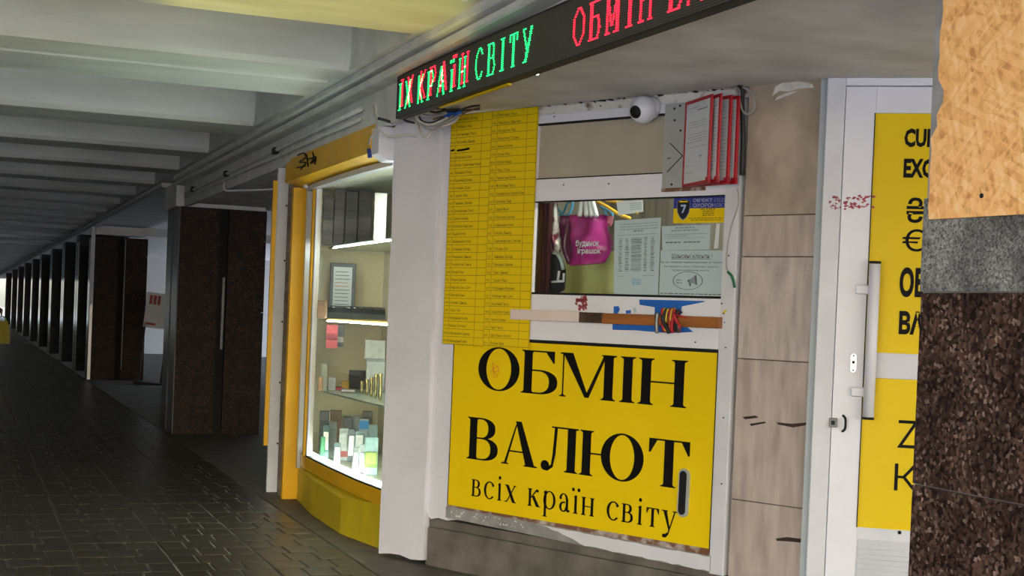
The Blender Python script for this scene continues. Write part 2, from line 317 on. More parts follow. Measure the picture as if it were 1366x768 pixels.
# serif letters as flat shapes -----------------------------------
class Glyph:
    def __init__(s, T, t, sf): s.p = []; s.T = T; s.t = t; s.sf = sf      # stem, hairline, serif overhang
    def rect(s, a, b, c, d): s.p.append([(a, b), (c, b), (c, d), (a, d)])
    def poly(s, *q): s.p.append(list(q))
    def serif(s, xa, xb, y, up):            # flat serif with small brackets; up=+1 foot, -1 head
        k, o = s.t*0.8, s.sf; s.rect(xa-o, min(y, y+up*k), xb+o, max(y, y+up*k))
        s.poly((xa-o*0.5, y+up*k), (xa, y+up*k), (xa, y+up*(k+o*0.55))); s.poly((xb, y+up*k), (xb+o*0.5, y+up*k), (xb, y+up*(k+o*0.55)))
    def stem(s, x, y0=0, y1=1, foot=True, head=True, T=None):
        T = T or s.T; s.rect(x, y0, x+T, y1)
        if foot: s.serif(x, x+T, y0, 1)
        if head: s.serif(x, x+T, y1, -1)
    def ring(s, cx, cy, rx, ry, tx, ty, a0=0, a1=360, n=40, p=2.0):
        def e(a, ax, ay):
            c, q = math.cos(a), math.sin(a)
            return (cx+ax*math.copysign(abs(c)**(2/p), c), cy+ay*math.copysign(abs(q)**(2/p), q))
        for i in range(n):
            u, v = R(a0+(a1-a0)*i/n), R(a0+(a1-a0)*(i+1)/n)
            s.p.append([e(u, rx, ry), e(v, rx, ry), e(v, rx-tx, ry-ty), e(u, rx-tx, ry-ty)])
    def bowl(s, x, y0, y1, w, T=None, p=2.3):   # D-shaped bowl to the right of x
        T = T or s.T; cy, ry = (y0+y1)/2, (y1-y0)/2; fl = w*0.35
        s.rect(x, y1-s.t, x+fl, y1); s.rect(x, y0, x+fl, y0+s.t); s.ring(x+fl, cy, w-fl, ry, T, s.t, -90, 90, 22, p)
    def disc(s, cx, cy, r, n=18): s.p.append([(cx+r*math.cos(2*math.pi*i/n), cy+r*math.sin(2*math.pi*i/n)) for i in range(n)])
def serif_glyph(ch, T, t, sf):
    g = Glyph(T, t, sf)
    if ch == 'О': g.ring(0.56, 0.5, 0.56, 0.52, T*1.05, t); w = 1.12
    elif ch == 'Б':
        g.stem(0.06); g.rect(0.06, 1-t, 0.84, 1); g.poly((0.62, 1-t), (0.84, 1-t), (0.84, 0.72), (0.81, 0.72)); g.bowl(0.06+T*0.5, 0, 0.56, 0.76); w = 0.93
    elif ch == 'М':
        g.serif(0.06, 0.06+t, 0, 1); g.rect(0.06, 0, 0.06+t, 0.97); g.rect(-0.0, 1-t, 0.06+T, 1)
        g.poly((0.06, 1), (0.06+T*1.15, 1), (0.72, 0.02), (0.62, 0.02)); g.poly((0.62, 0.02), (0.72, 0.02), (1.13, 1), (1.06, 1)); g.rect(1.06, 1-t, 1.06+T+0.08, 1)
        g.stem(1.07, head=False); g.serif(1.07, 1.07+T, 1, -1); w = 1.38
    elif ch == 'І': g.stem(0.08); w = 0.08*2+T
    elif ch == 'Н': g.stem(0.07); g.stem(0.80); g.rect(0.07+T, 0.5-t/2, 0.80, 0.5+t/2); w = 0.87+T
    elif ch == 'В':
        g.stem(0.06); g.bowl(0.06+T*0.5, 0.5, 1, 0.63, T*0.95); g.bowl(0.06+T*0.5, 0, 0.5+t, 0.72); w = 0.92
    elif ch == 'А':
        g.poly((0.40, 1.02), (0.56, 1.02), (0.56+0.40, 0), (0.56+0.40-T*1.15, 0)); g.poly((0.40, 0.92), (0.47, 1.02), (0.17, 0), (0.10, 0))
        g.serif(0.10, 0.17, 0, 1); g.serif(0.96-T*1.1, 0.96, 0, 1); g.rect(0.22, 0.30, 0.72, 0.30+t); w = 1.04
    elif ch == 'Л':
        g.stem(0.72, head=False); g.rect(0.30, 1-t, 0.72+T+sf, 1); g.poly((0.38, 1), (0.46, 1), (0.42, 0.35), (0.34, 0.35))
        g.poly((0.34, 0.38), (0.42, 0.38), (0.36, 0.08), (0.22, -0.02), (0.22, 0.06), (0.31, 0.14)); g.disc(0.15, 0.10, 0.115); g.poly((0.12, -0.01), (0.23, -0.02), (0.28, 0.06), (0.2, 0.08)); w = 0.78+T
    elif ch == 'Ю':
        g.stem(0.07); g.rect(0.07+T, 0.5-t/2, 0.62, 0.5+t/2); g.ring(1.06, 0.5, 0.52, 0.52, T*1.05, t); w = 1.62
    elif ch == 'Т':
        g.rect(0.5-T/2, 0, 0.5+T/2, 1); g.serif(0.5-T/2, 0.5+T/2, 0, 1); g.rect(0.03, 1-t, 0.97, 1)
        for q in (1, -1): f = lambda x: 0.5+q*(x-0.5); g.poly((f(0.97), 1), (f(0.97), 0.70), (f(0.93), 0.70), (f(0.78), 1-t), (f(0.78), 1))
        w = 1.0
    # lower case: x-height 0.66
    elif ch == 'в': g.stem(0.07, 0, 0.66); g.bowl(0.07+T*0.5, 0.34, 0.66, 0.34); g.bowl(0.07+T*0.5, 0, 0.34+t, 0.40); w = 0.58
    elif ch == 'с': g.ring(0.33, 0.33, 0.30, 0.345, T*1.05, t*1.2, 50, 318, 30); g.disc(0.50, 0.54, 0.062); w = 0.60
    elif ch in 'ії':
        x = 0.11; g.stem(x, 0, 0.66, head=False); g.poly((x-sf, 0.60), (x, 0.58), (x+T, 0.68), (x+T*0.8, 0.68)); w = 0.22+T
        for dx in ((0,) if ch == 'і' else (-0.13, 0.13)): g.disc(x+T/2+dx, 0.87, 0.07)
    elif ch == 'х':
        g.poly((0.06, 0.66), (0.06+T*1.4, 0.66), (0.58, 0), (0.58-T*1.4, 0)); g.poly((0.06+t, 0), (0.06+t*2.6, 0), (0.57, 0.66), (0.57-t*1.6, 0.66))
        for xa, xb, y, u in ((0.06, 0.06+T*1.2, 0.66, -1), (0.5, 0.56, 0.66, -1), (0.06, 0.13, 0, 1), (0.58-T*1.2, 0.58, 0, 1)): g.rect(xa-sf*.7, min(y, y+u*t), xb+sf*.7, max(y, y+u*t))
        w = 0.66
    elif ch == 'к':
        g.stem(0.07, 0, 0.66); g.poly((0.07+T, 0.30), (0.07+T, 0.36), (0.44, 0.66), (0.50, 0.62)); g.disc(0.50, 0.60, 0.058)
        g.poly((0.22, 0.36), (0.34, 0.42), (0.62, 0), (0.62-T*1.5, 0)); g.rect(0.44, 0, 0.66, t); w = 0.66
    elif ch == 'р':
        g.stem(0.09, -0.30, 0.66, head=False); g.poly((0.09-sf, 0.60), (0.09, 0.58), (0.09+T, 0.68), (0.09+T*.8, 0.68)); g.ring(0.35, 0.33, 0.30, 0.345, T*1.05, t*1.2); w = 0.70
    elif ch == 'а':
        g.rect(0.36, 0.05, 0.36+T, 0.48); g.ring(0.25, 0.46, 0.21, 0.215, T, t*1.1, 0, 165, 16); g.disc(0.11, 0.50, 0.062)
        g.ring(0.25, 0.18, 0.20, 0.19, T*1.0, t*1.3, 60, 360, 24); g.poly((0.36, 0.36), (0.30, 0.38), (0.18, 0.33), (0.22, 0.30)); g.poly((0.36, 0.12), (0.36+T*0.5, 0), (0.53, 0.0), (0.56, 0.08), (0.36+T, 0.1)); w = 0.58
    elif ch == 'н': g.stem(0.07, 0, 0.66); g.stem(0.46, 0, 0.66); g.rect(0.07, 0.33-t/2, 0.5, 0.33+t/2); w = 0.53+T
    elif ch == 'т':
        g.stem(0.30-T/2, 0, 0.66, head=False); g.rect(0.03, 0.66-t, 0.57, 0.66)
        for q in (1, -1): f = lambda x: 0.3+q*(x-0.3); g.poly((f(0.57), 0.66), (f(0.57), 0.46), (f(0.54), 0.46), (f(0.46), 0.66-t), (f(0.46), 0.66))
        w = 0.60
    elif ch == 'у':
        g.poly((0.06, 0.66), (0.06+T*1.35, 0.66), (0.37, 0.05), (0.31, -0.02)); g.poly((0.54, 0.66), (0.60, 0.66), (0.30, -0.20), (0.24, -0.22))
        g.poly((0.30, -0.18), (0.26, -0.10), (0.10, -0.20), (0.12, -0.29), (0.22, -0.28)); g.disc(0.12, -0.225, 0.066)
        g.rect(0.0, 0.66-t, 0.06+T*1.3+sf, 0.66); g.rect(0.46, 0.66-t, 0.68, 0.66); w = 0.66
    elif ch == ' ': w = 0.36
    else: w = 0.5
    return g.p, w
def serif_line(mb, text, x0, x1, z0, capz, T, t, sf, m, y, gap=0.05, z0r=None):
    out = []; x = 0
    for ch in text:
        p, w = serif_glyph(ch, T, t, sf)
        for q in p: out.append([(a+x, b) for a, b in q])
        x += w+gap
    x -= gap; k = (x1-x0)/x; slope = ((z0r if z0r is not None else z0)-z0)/(x1-x0)
    for q in out:
        pts = [(x0+a*k, y, z0+b*capz+a*k*slope) for a, b in q]
        ar = sum(q[i][0]*q[(i+1) % len(q)][1]-q[(i+1) % len(q)][0]*q[i][1] for i in range(len(q)))
        mb.face(pts if ar > 0 else pts[::-1], m)

# ================================================================== THE SETTING
# floor: zigzag pavers in strips along the arcade, cement border along the shops
fl = struct('floor', 'dark wet-looking concrete paver floor of the arcade')
PX0, PW, CO = 0.669, 0.535/3, 0.2545
def paver_poly(i, j, g=0.006):
    """column i, course j: long sides zigzag except on the straight joints every third column"""
    x0, x1 = PX0+i*PW, PX0+(i+1)*PW; d = 0.024 if j % 2 == 0 else -0.024
    a = 0 if i % 3 == 0 else d; b = 0 if (i+1) % 3 == 0 else d
    y0, y1 = 7.62+j*CO, 7.62+(j+1)*CO
    return [(x0+a+g, y0+0.0022), (x1+b-g, y0+0.0022), (x1+b-g, y1-0.0022), (x0+a+g, y1-0.0022)]
def paver_mesh(mb, poly, top, m):
    k = 0.006; h = 0.003; ins = [(poly[0][0]+k, poly[0][1]+h), (poly[1][0]-k, poly[1][1]+h), (poly[2][0]-k, poly[2][1]-h), (poly[3][0]+k, poly[3][1]-h)]
    vs = [(p[0], p[1], -0.03) for p in poly]+[(p[0], p[1], top-0.003) for p in poly]+[(p[0], p[1], top) for p in ins]
    mb.mesh(vs, [(i, (i+1) % 4, 4+(i+1) % 4, 4+i) for i in range(4)]+[(4+i, 4+(i+1) % 4, 8+(i+1) % 4, 8+i) for i in range(4)]+[(8, 9, 10, 11)], m)
rnd = random.Random(3)
shared = {}
def in_view(x, y):
    d = Vector((x, y, 0))-EYE; wz = d.dot(FW)
    if wz < 0.5: return False
    px = CX+F*d.dot(RT)/wz; py = CY-F*d.dot(UP)/wz
    return -25 < px < 640 and py < 800
nb = 0; far = MB()
for j in range(-14, 170):
    for i in range(-26, 9):
        poly = paver_poly(i, j)
        cx, cy = sum(p[0] for p in poly)/4, sum(p[1] for p in poly)/4
        top = rnd.uniform(-0.0018, 0.0008); m = PAVER if rnd.random() < 0.6 else PAVER2
        if in_view(cx, cy) and nb < 300:
            key = (i % 3, j % 2, m.name, rnd.randrange(3))
            if key not in shared:
                mb = MB(); paver_mesh(mb, [(p[0]-cx, p[1]-cy) for p in poly], 0, m); o = mb.build('paver', m, fl); shared[key] = o.data
            else:
                o = bpy.data.objects.new('paver', shared[key]); C.objects.link(o); o.parent = fl
            o.location = (cx, cy, top); nb += 1
        else: paver_mesh(far, poly, top, m)
stuff(far.build('paver_field', PAVER, fl))
box('paver_bed', (-4.6, 4, -0.2), (2.30, 52, -0.0055), FLOORG, fl)
box('concrete_slab', (-4.6, 52, -0.2), (2.30, 130, -0.002), PAVER, fl)
box('concrete_slab', (-4.6, -4, -0.25), (2.30, 0.8, -0.004), CURB, fl)
box('concrete_slab', (-4.6, 0.8, -0.25), (2.30, 4, -0.005), CURB, fl)
box('street_ground', (-40, -60, -0.3), (40, -4, -0.006), LIGHTP, fl)
box('cement_border', (2.285, -4, -0.2), (12, 130, 0.0), CURB, fl)
box('street_ground', (-40, 130, -0.3), (40, 240, -0.02), CONC, fl)
box('yard_ground', (12, -4, -0.3), (40, 130, -0.02), LIGHTP, fl)
box('street_ground', (-40, -4, -0.3), (-4.6, 130, -0.16), LIGHTP, fl)

# ceiling: slab, cross ribs, edge beam, soffit over the shops
ce = struct('ceiling', 'whitewashed ribbed concrete ceiling of the arcade')
box('slab', (-5, -3.5, 3.42), (12, 118, 3.62), CEILP, ce)
def rib(y0, y1, x1=2.2, z=3.0):
    t = 0.035; mb = MB(); vs = []
    for x in (-5, x1):
        vs += [(x, y0-0.05, 3.43), (x, y0, z+t), (x, y0+t, z), (x, y1-t, z), (x, y1, z+t), (x, y1+0.05, 3.43)]
    mb.mesh(vs, [(i, i+1, 7+i, 6+i) for i in range(5)]+[(0, 5, 4, 3, 2, 1), (6, 7, 8, 9, 10, 11)], CEILP); mb.build('ceiling_rib', CEILP, ce)
ys = [(-3.5, -2.6), (-1.5, -0.6), (0.55, 1.2), (2.3, 3.2), (4.3, 5.2), (6.40, 7.36), (8.64, 9.15), (9.165, 9.90), (11.73, 12.50), (14.05, 14.66), (16.05, 16.66)]
y = 18.2
while y < 112: ys.append((y, y+0.62)); y += 2.08
for a, b in ys: rib(a, b)
box('edge_beam', (2.2, -3.5, 3.0), (3.4, 118, 3.43), CEILP, ce)
MB().box((2.402, -3.5, 2.70), (12, 17.3, 2.98), SOFF).build('soffit', SOFF, ce)
tr = struct('trim_1', 'stepped white cornice with fascia running along the arcade')
prof = [(2.45, 3.0), (2.255, 3.0), (2.25, 2.965), (2.265, 2.955), (2.32, 2.95), (2.32, 2.938), (2.285, 2.932), (2.285, 2.905), (2.30, 2.895), (2.395, 2.892), (2.40, 2.66), (2.45, 2.66)]
MB().extr_y(prof, -3.5, 16.9, CEILP).build('cornice', CEILP, tr)
MB().extr_y([(2.45, 3.0), (2.25, 3.0), (2.25, 2.955), (2.30, 2.94), (2.45, 2.94)], 17.95, 112, CEILP).build('cornice', CEILP, tr)

# back walls far inside and an unseen left wall added to darken the arcade
bw = struct('wall_back', 'dim wall far behind the colonnade')
box('wall_panel', (9.6, 12, 0), (9.9, 26, 3.0), DIM, bw)
box('wall_panel', (9.0, 9.5, 0), (9.6, 12, 3.0), DIM, bw)
lab(box('wall_panel', (3.75, 44, 0), (9.5, 44.4, 3.0), PALEW, bw), 'pale white wall panel behind the colonnade')
box('wall_panel', (2.9, 78, 0), (9.5, 78.4, 3.0), DIM, bw)
lw = struct('wall_left_added', 'unseen grey left wall added to darken the far arcade')
box('wall_panel', (-4.4, 3.5, 0), (-4.1, 118, 3.43), LWALL, lw)

# shop front: masonry
wr = struct('wall_right', 'white plastered shop front of the exchange booth', K0, KROT)
pw = 0.03
ps0 = kl(505, 735, pw)[0]; ps1 = kl(563, 750, pw)[0]
pier = MB()
pts = [(ps0, 2.72), (ps1, 2.72)]; n = 14
for i in range(n+1):
    z = 2.6*(1-i/n); pts.append((ps1+(rnd.uniform(-0.006, 0.006) if i < n else 0), z+0.03*(i == n)))
pts += [(ps1-0.10, 0.02), (ps1-0.2, 0.035), (ps0+0.1, 0.03), (ps0, 0.015)]
pts += [(ps0+rnd.uniform(-0.007, 0.004), 0.2+2.3*i/10) for i in range(10)]
pier.plate(pts, -pw, 0.40, PLASTER); pier.build('pier', PLASTER, wr)
MB().plate([(ps1-0.02, 0.33), (0.06, 0.28), (0.12, 0.295), (0.205, 0.288), (0.205, 2.70), (ps1-0.02, 2.70)], 0.0, 0.3, PLASTER).build('plaster_strip', PLASTER, wr)
pl_ = MB(); pl_.box((ps1-0.02, 0.015, 0), (2.175, 0.32, 0.285), CONC); pl_.build('plinth', CONC, wr)
pl2 = MB(); pl2.box((0.05, -0.015, 0.0), (2.12, 0.015, 0.235), CONC, 0.01); pl2.build('plinth_render', CONC, wr)
MB().box((0.78, 0.0, 2.648), (2.19, 0.25, 2.70), PEEL).build('lintel', PEEL, wr)
box('infill', (0.2, 0.1, 0.28), (2.19, 0.16, 1.38), DIM, wr)
pk = MB(); PEELW = mat('flaking_whitewash', (0.74, 0.72, 0.68), 0.9, var=0.2, scale=20); DKC = mat('dark_crevice', (0.045, 0.03, 0.02), 0.9, var=0.5, scale=12)
for i in range(110):
    s_ = 0.80+1.36*i/110; wd = rnd.uniform(0.012, 0.03); dz = rnd.uniform(0.003, 0.011); m_ = DKC if (rnd.random() < (0.5 if 1.2 < s_ < 1.4 or s_ > 1.8 else 0.15)) else PEELW
    pk.face([(s_, -0.004, 2.70-dz), (s_+wd, -0.006, 2.70-dz*rnd.uniform(.4, 1.1)), (s_+wd, -rnd.uniform(0.008, 0.03), 2.6985), (s_, -rnd.uniform(0.008, 0.03), 2.6985)], m_)
stuff(lab(pk.build('peeling_edge', PEELW, wr), 'flaking whitewash along the soffit corner'))
# stone tiles of the pier right of the booth
tl = (2.197, 2.618)
zr = [(0.0, 0.648), (0.652, 1.348), (1.352, 1.853), (1.857, 2.056), (2.060, 2.72)]
for (a, b), m in zip(zr, (MARB3, MARB3, MARB2, MARB3, MARB)):
    MB().box((tl[0], rnd.uniform(-0.004, 0.0), a), (tl[1], 0.05, b), m, 0.003).build('marble_tile', m, wr)
sm_ = MB()
def kpoly(pts, m, w_=0.0055): sm_.face([(lambda q: (q[0], -w_, q[1]))(kl(x, y, w_)) for x, y in pts][::-1], m)
kpoly([(1030, 128), (1034, 116), (1044, 110), (1062, 108), (1084, 112), (1086, 117), (1066, 118), (1052, 122), (1040, 121)], PEELW)
kpoly([(1034, 134), (1037, 129), (1052, 123), (1064, 121), (1052, 127)], PEELW)
for pts in ([(1035, 718), (1050, 716), (1073, 719), (1073, 724), (1052, 722), (1036, 721)], [(990, 556), (1008, 554), (1012, 557), (994, 559)], [(1036, 563), (1056, 565), (1080, 563), (1080, 566), (1058, 570), (1038, 566)], [(1000, 565), (1020, 562), (1022, 564), (1002, 568)]): kpoly(pts, DKC)
stuff(lab(sm_.build('tile_marks', PEELW, wr), 'white paint smear and dark chips on the tiles'))
box('tile_backing', (2.19, 0.02, 0), (2.62, 0.3, 2.70), CONC, wr)
# booth shell behind the front
kb = struct('wall_booth', 'inner walls of the exchange booth', K0, KROT)
INW = mat('booth_inner_wall', (0.30, 0.28, 0.22), 0.6, var=0.1); STRP = mat('vertical_blind', (0.28, 0.25, 0.20), 0.6, var=0.5, scale=30, stretch=(1, 1, 0.02))
box('wall_panel', (0.2, 1.30, 0), (2.62, 1.34, 2.70), STRP, kb)
box('wall_panel', (0.2, 0.3, 0), (0.24, 1.30, 2.70), INW, kb)
box('wall_panel', (2.58, 0.3, 0), (2.62, 1.30, 2.70), INW, kb)
lab(box('floor_panel', (0.24, 0.32, 1.0), (2.58, 1.30, 1.04), INW, kb), 'booth counter')

# booth window: white profile frame, beige panel above, glass
wi = struct('window_1', 'white framed service window of the exchange booth', K0, KROT)
sL, sR, zT, zB = 0.812, 2.088, 2.162, 1.647
box('frame', (0.72, -0.012, 1.39), (sL, 0.013, 2.645), WHITE, wi, 0.004)
box('frame', (sL, -0.012, 2.596), (2.09, 0.06, 2.648), WHITE, wi, 0.004)
box('frame', (sL, -0.014, zT), (2.09, 0.06, 2.290), WHITE, wi, 0.004)
lab(box('frame', (0.205, -0.014, 1.388), (2.09, 0.06, zB), WHITE, wi, 0.004), 'wide white ledge panel under the glass')
box('frame', (2.09, -0.016, 0.262), (2.176, 0.10, 2.645), WHITE2, wi, 0.004)
box('gasket', (sL, -0.015, zT-0.005), (sR, 0.0, zT+0.002), GASK, wi)
box('gasket', (sL, -0.015, zB-0.004), (sR, 0.0, zB+0.008), GASK, wi)
box('gasket', (sL, -0.0145, 2.588), (sR, 0.0, 2.599), GASK, wi)
box('gasket', (sL, -0.0155, 2.286), (sR, 0.0, 2.292), GASK, wi)
box('gasket', (0.205, -0.0155, 1.376), (2.09, 0.0, 1.389), GASK, wi)
lab(box('beige_panel', (sL, 0.004, 2.289), (sR, 0.02, 2.598), BEIGE, wi), 'dirty beige panel above the window')
box('pane', (sL, 0.008, zB), (sR, 0.012, zT), GLASSK, wi)
sg = MB()
sg.mesh([(0.205, -0.02, 0.31), (2.10, -0.02, 0.272), (2.10, -0.02, 0.352), (0.205, -0.02, 0.375), (0.205, 0.05, 0.31), (2.10, 0.05, 0.272), (2.10, 0.05, 0.352), (0.205, 0.05, 0.375)],
        [(0, 1, 2, 3), (7, 6, 5, 4), (3, 2, 6, 7), (1, 0, 4, 5), (0, 3, 7, 4), (2, 1, 5, 6)], SILLG)
sill = lab(sg.build('sill', SILLG, wi), 'worn sill with flaking paint')
fp_ = MB(); top, bot = [], []
for i in range(31):
    s_ = 0.93+1.17*i/30; zt_ = 0.375-0.0121*(s_-0.205)-0.002; zb_ = 0.31-0.020*(s_-0.205)
    k = min(1.0, max(0.05, (i-1)/8)); top.append((s_, zt_-rnd.uniform(0, 0.006))); bot.append((s_, zt_-(zt_-zb_)*k+rnd.uniform(-0.001, 0.007)))
for i in range(30): fp_.face([(bot[i][0], -0.0215, bot[i][1]), (bot[i+1][0], -0.0215, bot[i+1][1]), (top[i+1][0], -0.0215, top[i+1][1]), (top[i][0], -0.0215, top[i][1])], WHITE2)
for i in range(46):
    s_ = rnd.uniform(0.24, 0.85); z_ = 0.375-0.0121*(s_-0.205)-rnd.uniform(0.006, 0.05); a = rnd.uniform(0.003, 0.008)*(1.4 if s_ < 0.4 else 1)
    fp_.face([(s_-a, -0.0212, z_), (s_+a*.3, -0.0212, z_-a*.7), (s_+a, -0.0212, z_+a*.2), (s_, -0.0212, z_+a*.7)], WHITE2)
stuff(lab(fp_.build('flaking_paint', WHITE2, sill), 'ragged white paint remains on the sill'))
box('sill_edge', (0.21, -0.012, 0.352), (2.085, 0.03, 0.385), RUST, wi)
cx = MB()
cx.plate([(1.70, zB-0.0), (1.735, zB), (1.735, zB+0.005), (1.70, zB+0.005)], -0.016, -0.014, GASK)
for s_, z_ in ((2.13, 1.86), (2.135, 1.40), (2.14, 1.05), (2.145, 0.72), (1.02, 2.25), (1.34, 2.245), (2.10, 1.62), (0.93, 2.632), (1.26, 2.667), (1.95, 1.42)):
    cx.lathe([(0.004, 0), (0.004, -0.003), (0.0005, -0.004)], (s_, -0.016, z_), GASK, 8, 'y')
stuff(cx.build('screw', GASK, wi))

# door: frame, leaf, yellow panels, grille
do = struct('door_1', 'white plastic shop door with yellow panels', D0, DA)
box('frame', (0.0, -0.02, 0.0), (0.085, 0.10, 2.735), WHITE2, do, 0.004)
box('frame', (0.085, -0.02, 2.665), (1.15, 0.10, 2.735), WHITE, do, 0.004)
box('reveal', (-0.03, 0.0, 0.0), (0.0, 0.3, 2.70), mat('grey_blue_reveal', (0.36, 0.41, 0.44), 0.5), do)
xi = dl(1168, 151)[0]; zi = dl(1168, 151)[1]
box('leaf_stile', (0.088, -0.01, 0.03), (xi, 0.06, 2.662), WHITE, do, 0.003)
box('leaf_stile', (0.96, -0.01, 0.03), (1.10, 0.06, 2.662), WHITE, do, 0.003)
box('leaf_rail', (xi, -0.009, zi), (0.96, 0.06, 2.662), WHITE, do, 0.003)
z1, z2 = dl(1168, 470)[1], dl(1168, 504)[1]; z3 = dl(1147, 703)[1]
box('leaf_rail', (xi, -0.004, z2), (0.96, 0.06, z1), WHITE2, do, 0.003)
box('gasket', (xi-0.004, -0.012, z3), (xi+0.001, 0, zi), GASK, do)
dp1 = box('yellow_panel', (xi, 0.006, z1), (0.96, 0.03, zi), YEL, do)
dp2 = box('yellow_panel', (xi, 0.006, z3), (0.96, 0.03, z2), YEL, do)
gr = box('grille', (xi, 0.0, 0.0), (0.96, 0.03, z3), WHITE2, do)
for i in range(24):
    z = z3-0.055-i*0.024
    MB().mesh([(xi+0.01, -0.002, z), (0.95, -0.002, z), (0.95, -0.016, z-0.017), (xi+0.01, -0.016, z-0.017), (xi+0.01, -0.002, z-0.019), (0.95, -0.002, z-0.019)],
              [(0, 3, 2, 1), (3, 4, 5, 2), (0, 4, 3), (1, 2, 5)], WHITE2).build('slat', WHITE2, gr)
MB().lathe([(0.009, 0), (0.009, -0.004), (0.001, -0.005)], (dl(1200, 710)[0], 0, dl(1200, 710)[1]), GASK, 10, 'y').build('bolt', GASK, gr)
# door lettering
dt = MB()
def door_text(body, px, pyt, pyb, wpx, bold=0.03):
    s0, zt = dl(px, pyt); zb_ = dl(px, pyb)[1]; s1 = dl(px+wpx, pyb)[0]
    put_text(dt, body, s0, zb_, h=zt-zb_, width=s1-s0, y=0.0045, bold=bold)
door_text('CURRENCY', 1207, 171, 196, 112, 0.045); door_text('EXCHANGE', 1206, 211, 237, 112, 0.045)
door_text('₴', 1210, 263, 297, 22, 0.008); door_text('€', 1204, 305, 335, 28, 0.0)
door_text('ОБМІН', 1201, 356, 396, 88, 0.045); door_text('ВАЛЮТ', 1200, 414, 446, 94, 0.045)
stuff(dt.build('lettering', BLACK, dp1)); dt = MB()
door_text('Z', 1198, 560, 597, 27, -0.006); door_text('К', 1194, 618, 654, 30, -0.006)
stuff(dt.build('lettering', BLACK, dp2))
# pull bar
hx = dl(1163, 450, 0.05)[0]; ht = dl(1165, 352, 0.05)[1]; hb = dl(1158, 556, 0.05)[1]
ph = MB(); ph.lathe([(0.001, hb), (0.026, hb), (0.026, ht), (0.001, ht)], (hx, -0.05, 0), WHITE, 18); ph = ph.build('pull_bar', WHITE, do)
for z in (ht+0.003, hb-0.012): MB().lathe([(0.001, 0), (0.0275, 0), (0.0275, 0.010), (0.001, 0.010)], (hx, -0.05, z), GASK, 18).build('end_cap', GASK, ph)
for py in (386, 523):
    z = dl(1150, py, 0.03)[1]; box('bracket', (hx-0.085, -0.035, z-0.022), (hx+0.012, -0.009, z+0.022), WHITE, ph, 0.006)
ks, kz = dl(1138.5, 484)
es = MB(); es.plate([(ks+0.014*math.cos(a)*1.0, kz+(0.03 if math.sin(a) > 0 else -0.03)+0.014*math.sin(a)) for a in [2*math.pi*i/20 for i in range(20)]], -0.016, -0.009, STEEL)
es = es.build('lock_plate', DSTEEL, do)
MB().lathe([(0.007, 0), (0.007, -0.004), (0.0005, -0.004)], (ks, -0.016, kz+0.004), GASK, 12, 'y').build('keyhole', GASK, es)
for dz in (-0.034, 0.034): MB().lathe([(0.004, 0), (0.004, -0.002), (0.0005, -0.002)], (ks, -0.016, kz+dz), GASK, 8, 'y').build('screw', GASK, es)
hs_, hz_ = dl(1111, 563); la = box('latch', (hs_-0.017, -0.035, hz_-0.022), (hs_+0.02, -0.018, hz_+0.022), DSTEEL, do, 0.003)
box('latch_slot', (hs_-0.007, -0.037, hz_-0.010), (hs_+0.010, -0.034, hz_+0.010), GASK, la)
h2 = dl(1124, 567)[0]; MB().tube([(h2, -0.010, hz_+0.035), (h2+0.012, -0.03, hz_+0.02), (h2+0.012, -0.03, hz_-0.025), (h2, -0.010, hz_-0.04)], 0.006, GASK, sub=4).build('hasp', GASK, la)
smp = MB()
for i in range(70):
    px, py = rnd.uniform(1126, 1166), rnd.uniform(261, 279)
    if abs(px-1137) > 11 and rnd.random() < 0.55: continue
    s_, z_ = dl(px, py, 0.012); a = rnd.uniform(0.003, 0.008)
    smp.face([(s_-a, -0.0112, z_), (s_, -0.0112, z_-a*0.8), (s_+a*1.3, -0.0112, z_+a*.3), (s_, -0.0112, z_+a)], None)
RST = mat('red_stamp_ink', (0.42, 0.06, 0.08), 0.6, var=0.3)
stuff(lab(smp.build('red_mark', RST, do), 'smudged red marks on the door frame'))
smp = MB()
for i in range(26):
    px, py = rnd.uniform(1106, 1121), rnd.uniform(262, 279); s_, z_ = dl(px, py, 0.022); a = rnd.uniform(0.003, 0.007)
    smp.face([(s_-a, -0.0212, z_), (s_, -0.0212, z_-a*0.8), (s_+a*1.3, -0.0212, z_+a*.3), (s_, -0.0212, z_+a)], None)
stuff(smp.build('red_mark', RST, do))

# ================================================================== COLUMNS
def column(y0, depth, ztop, stone, label, x0=2.35, x1=3.36, capital=True, side=None):
    c = thing('granite_column', label, 'column', (x0, y0, 0)); W = x1-x0
    box('core', (0.02, 0.02, 0), (W-0.02, depth-0.02, ztop), DKST, c)
    g0, g1 = W*0.455, W*0.56
    for a, b in ((0.0, g0), (g1, W)):
        for u, v in ((0, 1.45), (1.455, ztop-0.36), (ztop-0.355, ztop)): box('granite_panel', (a, -0.012, u), (b, 0.02, v), stone, c)
    for a, b in ((0.0, depth*0.44), (depth*0.56, depth)):
        box('side_panel', (-0.012, a, 0), (0.02, b, ztop), side or BLKG, c)
    if capital:
        lab(box('capital', (-0.055, 0.0, ztop), (0.04, depth, 2.935), CEILP, c), 'white plastered block at the column head')
        box('capital', (0.05, -0.02, ztop), (W-0.02, depth, ztop+0.075), CEILP, c)
    return c
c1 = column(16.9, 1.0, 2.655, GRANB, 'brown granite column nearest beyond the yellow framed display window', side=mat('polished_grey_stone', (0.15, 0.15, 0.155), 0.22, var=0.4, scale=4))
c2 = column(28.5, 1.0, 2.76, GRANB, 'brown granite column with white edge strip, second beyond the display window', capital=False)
lab(box('edge_strip', (-0.055, -0.03, 1.45), (0.015, 0.02, 2.95), WHITE2, c2), 'white strip on the column corner')
box('edge_strip', (-0.045, -0.03, 0), (0.01, 0.02, 1.45), ALU, c2)
